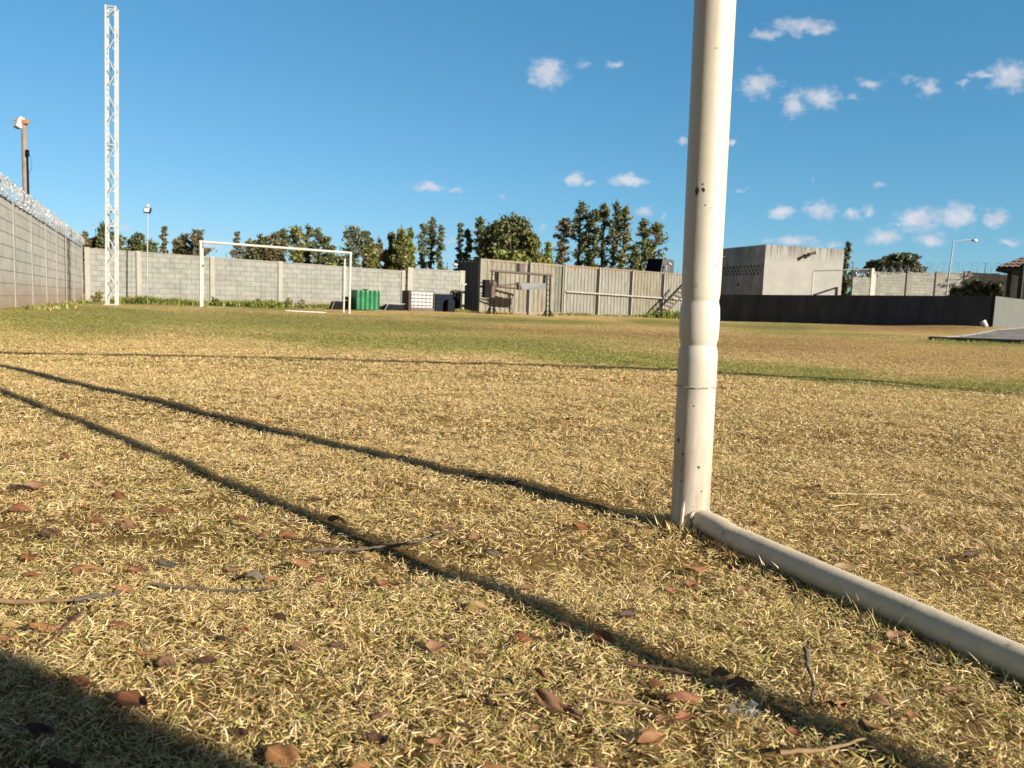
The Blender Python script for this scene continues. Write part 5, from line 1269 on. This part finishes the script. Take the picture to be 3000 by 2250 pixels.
twig([(1828, 1930), (1930, 1944), (2030, 1963)], .0032, 'brown', 'brown stalk lying along the second shadow line')
twig([(1758, 2049), (1840, 2055), (1929, 2071)], .0028, 'tan', 'straight straw stick right of the longest leaf')
twig([(1518, 1546), (1542, 1568), (1566, 1586)], .0014, 'brown', 'very thin dark stem left of the near post')
twig([(1432, 2026), (1500, 2020), (1545, 2015)], .0020, 'tan', 'stalk of the longest leaf')
twig([(1442, 1688), (1452, 1712), (1468, 1730)], .0022, 'straw', 'pale curled straw beside the second shadow line')
twig([(2440, 1476), (2520, 1470)], .0016, 'straw', 'pale straw lying behind the rail')
twig([(2430, 1440), (2540, 1446), (2640, 1440)], .0018, 'straw', 'long pale straw farther behind the rail')
m, t, b = newmat('clear_wrapper'); b.inputs['Base Color'].default_value = (.30, .32, .33, 1); b.inputs['Roughness'].default_value = .25; b.inputs['Alpha'].default_value = .30
p = onz(2180, 2096, .02); mb = MB(); ids = {}
for i in range(6):
    for j in range(5): ids[i, j] = mb.vert(p+Vector(((i-2.5)*.007, (j-2)*.006, .006*math.sin(i*2.1+j*1.3)+R.uniform(0, .004)+.004)))
for i in range(5):
    for j in range(4): mb.face(ids[i, j], ids[i+1, j], ids[i+1, j+1], ids[i, j+1])
tag(mb.build('plastic_scrap', m, None, smooth=True, loc=p), 'crumpled clear plastic scrap in the turf near the bottom', 'plastic scrap')

# ------------------------------------------------------------------ light and sky
sd = (SUN_H*math.cos(SUN_EL)+Zv*math.sin(SUN_EL)).normalized()
ld_ = bpy.data.lights.new('sun', 'SUN'); ld_.energy = 5.0; ld_.angle = math.radians(.5); ld_.color = (1, .925, .80)
so = bpy.data.objects.new('sun', ld_); col.objects.link(so); so.rotation_euler = (-sd).to_track_quat('-Z', 'Y').to_euler()
w = bpy.data.worlds.new("World"); sc.world = w; w.use_nodes = True; t = w.node_tree; bg = t.nodes['Background']
sky = t.nodes.new('ShaderNodeTexSky'); sky.sky_type = 'NISHITA'; sky.sun_disc = False; sky.sun_elevation = SUN_EL; sky.sun_rotation = math.atan2(SUN_H.x, SUN_H.y)
sky.altitude = 900; sky.air_density = 1.0; sky.dust_density = .6; sky.ozone_density = 2.2
STR = .05; SKYC = ((.55, 1.0, 2.2), (.965, .70, 3.6), (1.06, .68, 5.6))
CL_ = [(2354, 78, 95, 24, 1), (2252, 102, 60, 16, .8), (1605, 214, 55, 48, 1), (1713, 190, 30, 16, .5), (1805, 190, 32, 14, .75), (2222, 251, 62, 42, .9), (2324, 308, 34, 44, .95), (2405, 288, 52, 36, 1), (2551, 244, 42, 18, .75), (2507, 285, 24, 12, .6),
       (2720, 258, 38, 28, .85), (2663, 230, 46, 18, .5), (2958, 227, 66, 45, 1), (2876, 222, 62, 16, .7), (2822, 244, 30, 12, .7), (1690, 525, 30, 24, 1), (1724, 541, 20, 10, .8), (1622, 519, 20, 8, .5), (1839, 529, 52, 20, 1), (2002, 407, 18, 12, .8), (2137, 418, 16, 16, .8),
       (2171, 553, 26, 8, .55), (2375, 525, 14, 8, .5), (2578, 536, 28, 13, .9), (2290, 620, 40, 20, 1), (2405, 619, 54, 24, 1), (2493, 627, 34, 18, .75), (2547, 617, 20, 17, .85), (2693, 644, 78, 38, 1), (2802, 634, 68, 42, 1), (2920, 641, 42, 27, 1), (2632, 658, 26, 12, .7), (1886, 620, 32, 14, .7), (1944, 634, 14, 8, .5),
       (2590, 692, 54, 28, .9), (2725, 702, 55, 20, .9), (2960, 708, 30, 17, .9), (2330, 708, 85, 17, .9), (2440, 716, 28, 12, .7), (1262, 549, 56, 14, .95), (1330, 563, 34, 8, .7), (366, 662, 34, 16, .6), (600, 716, 55, 16, .8), (1325, 705, 22, 15, .6), (1592, 666, 18, 14, .7), (1472, 578, 18, 7, .5)]
sp_ = t.nodes.new('ShaderNodeSeparateXYZ'); tc = t.nodes.new('ShaderNodeTexCoord'); t.links.new(tc.outputs['Generated'], sp_.inputs[0])
ysafe = math_(t, 'MAXIMUM', sp_.outputs[1], .05)
cb = t.nodes.new('ShaderNodeCombineXYZ'); t.links.new(math_(t, 'DIVIDE', sp_.outputs[0], ysafe), cb.inputs[0]); t.links.new(math_(t, 'DIVIDE', sp_.outputs[2], ysafe), cb.inputs[1])
uvw = cb.outputs[0]
nz = t.nodes.new('ShaderNodeTexNoise'); nz.inputs['Scale'].default_value = 45; nz.inputs['Detail'].default_value = 5; nz.inputs['Roughness'].default_value = .6; t.links.new(uvw, nz.inputs['Vector'])
dv = t.nodes.new('ShaderNodeVectorMath'); dv.operation = 'MULTIPLY_ADD'; t.links.new(nz.outputs['Color'], dv.inputs[0]); dv.inputs[1].default_value = (.03, .022, 0); t.links.new(uvw, dv.inputs[2])
du = t.nodes.new('ShaderNodeVectorMath'); du.operation = 'SUBTRACT'; t.links.new(dv.outputs[0], du.inputs[0]); du.inputs[1].default_value = (.015, .011, 0)
acc = None
for px, py, hw, hh, am in CL_:
    d = ray(px, py); u_, w_ = d.x/d.y, d.z/d.y; a, b_ = hw/F*1.02, hh/F*1.02
    mp = mapping(t, du.outputs[0], (1/a, 1/b_, 0), (-u_/a, -w_/b_, 0))
    ln = t.nodes.new('ShaderNodeVectorMath'); ln.operation = 'LENGTH'; t.links.new(mp, ln.inputs[0])
    v_ = math_(t, 'MULTIPLY', math_(t, 'SUBTRACT', 1.3, ln.outputs['Value']), am)
    acc = v_ if acc is None else math_(t, 'MAXIMUM', acc, v_)
nf = noise(t, 62, mapping(t, uvw, (.75, 1.25, 1)), 5, .6); nl = noise(t, 34, uvw, 3, .5)
de = math_(t, 'ADD', acc, math_(t, 'MULTIPLY', math_(t, 'SUBTRACT', nf, .5), 1.6))
de = ramp(t, de, .12, 1.15); de.node.interpolation_type = 'SMOOTHSTEP'
de = math_(t, 'MULTIPLY', de, math_(t, 'GREATER_THAN', sp_.outputs[1], .06))
ccol = mixc(t, ramp(t, nl, .35, .65), (.24/STR, .255/STR, .29/STR), (.33/STR, .325/STR, .345/STR))
sx_ = t.nodes.new('ShaderNodeSeparateColor'); t.links.new(sky.outputs[0], sx_.inputs[0]); cx_ = t.nodes.new('ShaderNodeCombineColor')
for i_, (k_, pw_, pv_) in enumerate(SKYC): t.links.new(math_(t, 'MULTIPLY', math_(t, 'POWER', math_(t, 'MULTIPLY', sx_.outputs[i_], 1/pv_), pw_), pv_*k_), cx_.inputs[i_])
tc = t.nodes.new('ShaderNodeTexCoord'); sp_ = t.nodes.new('ShaderNodeSeparateXYZ'); t.links.new(tc.outputs['Generated'], sp_.inputs[0])
zen = ramp(t, sp_.outputs[2], .36, .80); zen.node.interpolation_type = 'SMOOTHSTEP'
deep = mixc(t, zen, (1, 1, 1), (.34, .34, .36)); side = mixc(t, ramp(t, sp_.outputs[1], .1, -.5), (1, 1, 1), (1.75, .92, .70))
tint = mixc(t, 1.0, mixc(t, 1.0, cx_.outputs[0], deep, 'MULTIPLY'), side, 'MULTIPLY')
fin = mixc(t, math_(t, 'MULTIPLY', de, .80), tint, ccol)
t.links.new(fin, bg.inputs['Color']); bg.inputs['Strength'].default_value = STR

for m in bpy.data.materials:
    t = m.node_tree; b = t.nodes.get('Principled BSDF')
    if not b: continue
    i_ = b.inputs['Base Color']
    if i_.is_linked:
        src = i_.links[0].from_socket
        for l_ in list(src.links):
            if l_.to_node.type in ('BSDF_PRINCIPLED', 'BSDF_TRANSLUCENT'):
                to = l_.to_socket; t.links.new(mixc(t, 1.0, src, (.68, .68, .68), 'MULTIPLY'), to)
sc.view_settings.view_transform = 'Standard'; sc.view_settings.look = 'None'; sc.view_settings.gamma = 1; sc.view_settings.use_curve_mapping = False
sc.view_settings.exposure = 1.3
sc.cycles.max_bounces = 6; sc.cycles.diffuse_bounces = 3; sc.cycles.glossy_bounces = 2; sc.cycles.transparent_max_bounces = 8
sc.cycles.use_adaptive_sampling = False
